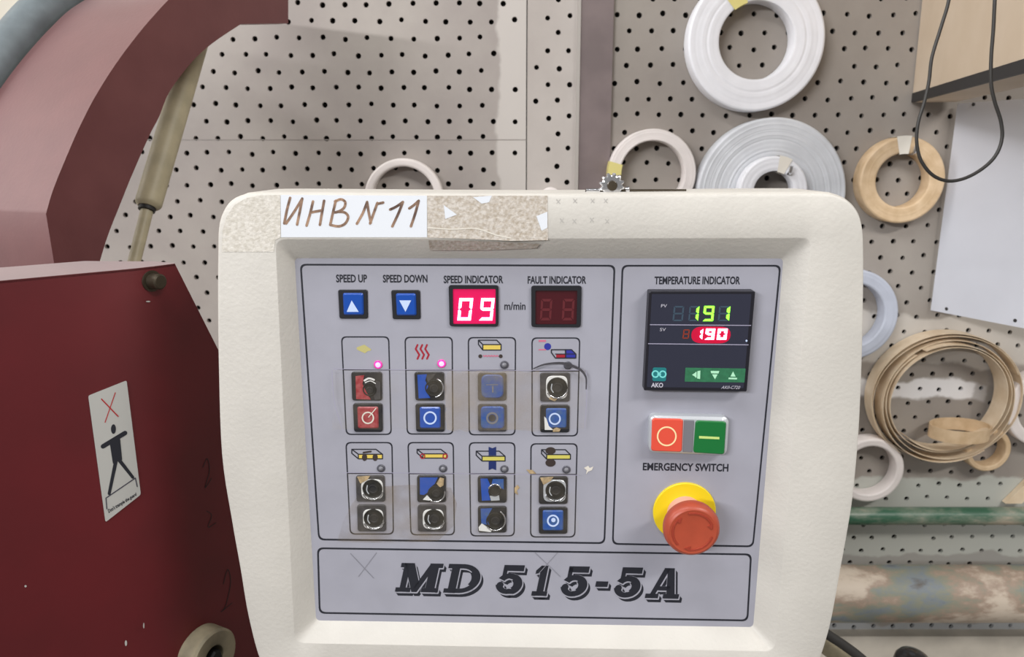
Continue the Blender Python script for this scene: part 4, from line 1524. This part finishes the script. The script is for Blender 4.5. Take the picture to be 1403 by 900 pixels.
# old tapes, white strip and handwriting along the top of the frame
t = [(384, 267), (384.5, 325), (377, 329), (375, 345), (304, 345), (305, 316), (310, 297), (321, 281), (337, 271.5), (357, 267.5)]
o = build('masking_tape', Mesh().face([pp(x, y, NB + .2) for x, y in t]), m['old_tape'], panel)
o['label'] = 'yellowed tape around the top left corner'
t = [(384.5, 267), (585, 268), (585, 325), (385, 325)]
o = build('white_strip', Mesh().face([pp(x, y, NB + .15) for x, y in t]), m['white_strip'], panel)
o['label'] = 'bright white strip with handwriting'
hw = [[(397.5, 271), (393, 288), (389.5, 306)], [(392, 306), (403, 290), (413.5, 273)], [(414, 272), (411, 288), (407, 307.5)],
      [(428.8, 276), (425, 292), (420, 309)], [(426, 291), (441.7, 288)], [(444, 275), (441, 292), (438.3, 308)],
      [(460, 275), (456, 292), (452.4, 308)], [(459, 276), (467, 273), (473, 277), (471, 285), (463, 290), (457, 291)], [(462, 290), (472, 291), (477, 297), (473, 306), (464, 310), (452.4, 308)],
      [(503, 276.7), (497, 292), (489, 306.4)], [(503, 277), (505, 290), (508, 305)], [(517, 278), (512, 292), (507, 306)], [(518, 279), (525, 277.5)],
      [(534.5, 287), (543, 283), (552, 276.7)], [(552, 276.7), (546, 292), (537.5, 310)], [(560.7, 285.4), (567, 281), (573.6, 275)], [(573.6, 275), (569, 292), (563, 310)]]
P = []
for s_ in hw:
    P += stroke(catmull(s_, 5), 3.6)
hwo = build('handwriting', layered(P, NB + .3), m['marker_brown'], panel)
t = [(585, 268), (750, 268), (751, 329), (700, 330), (640, 327), (586, 325.5)]
o = build('masking_tape', Mesh().face([pp(x, y, NB + .25) for x, y in t]), m['old_tape_brown'], panel)
o['label'] = 'dirty peeling tape at the middle of the frame top'
bevel_n = lambda y: NB - (y - 327.5) / 27.5 * NB
t = [(587, 329), (640, 330), (700, 332), (740, 334), (735, 340), (660, 343), (589, 343)]
o = build('tape_fold', Mesh().face([pp(x, y, bevel_n(y) + .9) for x, y in t]), m['old_tape_brown'], panel)
P = [[(608, 281), (626, 294), (610, 300)], [(648, 270), (674, 268), (670, 277), (660, 279)], [(735, 296), (750, 290), (750, 312), (742, 316)]]
for q in P:
    build('tape_tear', layered([q], NB + .4), m['white_strip'], panel)
P = stroke(catmull([(586, 312), (620, 314), (652, 313), (680, 322), (700, 326)], 5), 1.6)
build('tape_tear', layered(P, NB + .42), m['tape_pale'], panel)
for x, y in ((770, 302), (787, 303), (811, 301), (832, 303), (812, 275), (830, 275), (765, 276), (788, 275)):
    P = stroke([(x - 2.5, y - 3), (x + 2.5, y + 3)], .8, False) + stroke([(x + 2.5, y - 3), (x - 2.5, y + 3)], .8, False)
    build('pencil_cross', layered(P, NB + .2), m['faint'], panel)
# corner crumb where the old tape folds into the recess
build('tape_fold', Mesh().face([pp(371, 344, NB - .5), pp(374, 332, NB + .3), pp(381, 336, NB - 3), pp(385, 342, NB - 6), pp(378, 344, NB - 4)]), m['old_tape_brown'], panel)
# support pole below the panel
pb = pp(735, 968, -22)
build('support_pole', Mesh().tube([pb + Vector((0, .0, .01)), Vector((pb.x, pb.y, 0))], .03, 24), m['cream_paint'], panel, smooth=40)

# knurled metal wheel on a thin rod on the panel's top edge
wl = pp(838, 254, -12)
wheel = thing('knurled_wheel', wl, 'small knurled metal wheel on a thin rod along the top edge of the control panel', 'wheel')
M = Mesh()
rings = []
for hh, rs in ((-.0035, .86), (-.003, 1.0), (.003, 1.0), (.0035, .86)):
    rr = []
    for k in range(48):
        a = 2 * PI * k / 48
        r = .0085 * rs * (1.0 if (k // 2) % 2 else .82)
        rr.append(wl + PU * (math.cos(a) * r) + PV * (math.sin(a) * r) + PN * hh)
    rings.append(rr)
M.loops(rings, True, True, True)
build('toothed_rim', M, m['chrome'], wheel)
build('hub', Mesh().lathe(wl, PN, [(.0001, .0062), (.003, .006), (.0035, .005), (.0035, 0)], 20), m['steel_dark'], wheel, smooth=40)
wr = [pp(802, 261.3, -12), pp(940, 261.3, -12)]
build('rod', Mesh().tube(wr, .0011, 10), m['steel_dark'], wheel, smooth=60)
build('tip', Mesh().tube([pp(803, 261.2, -11.9), pp(822, 261.2, -11.9)], .0016, 10), m['chrome'], wheel, smooth=60)
build('tip', Mesh().tube([pp(857, 260.3, -11.9), pp(862, 259.6, -11.9)], .0022, 10), m['chrome'], wheel, smooth=60)

# drop construction notes
for o in bpy.data.objects:
    if '_org' in o:
        del o['_org']
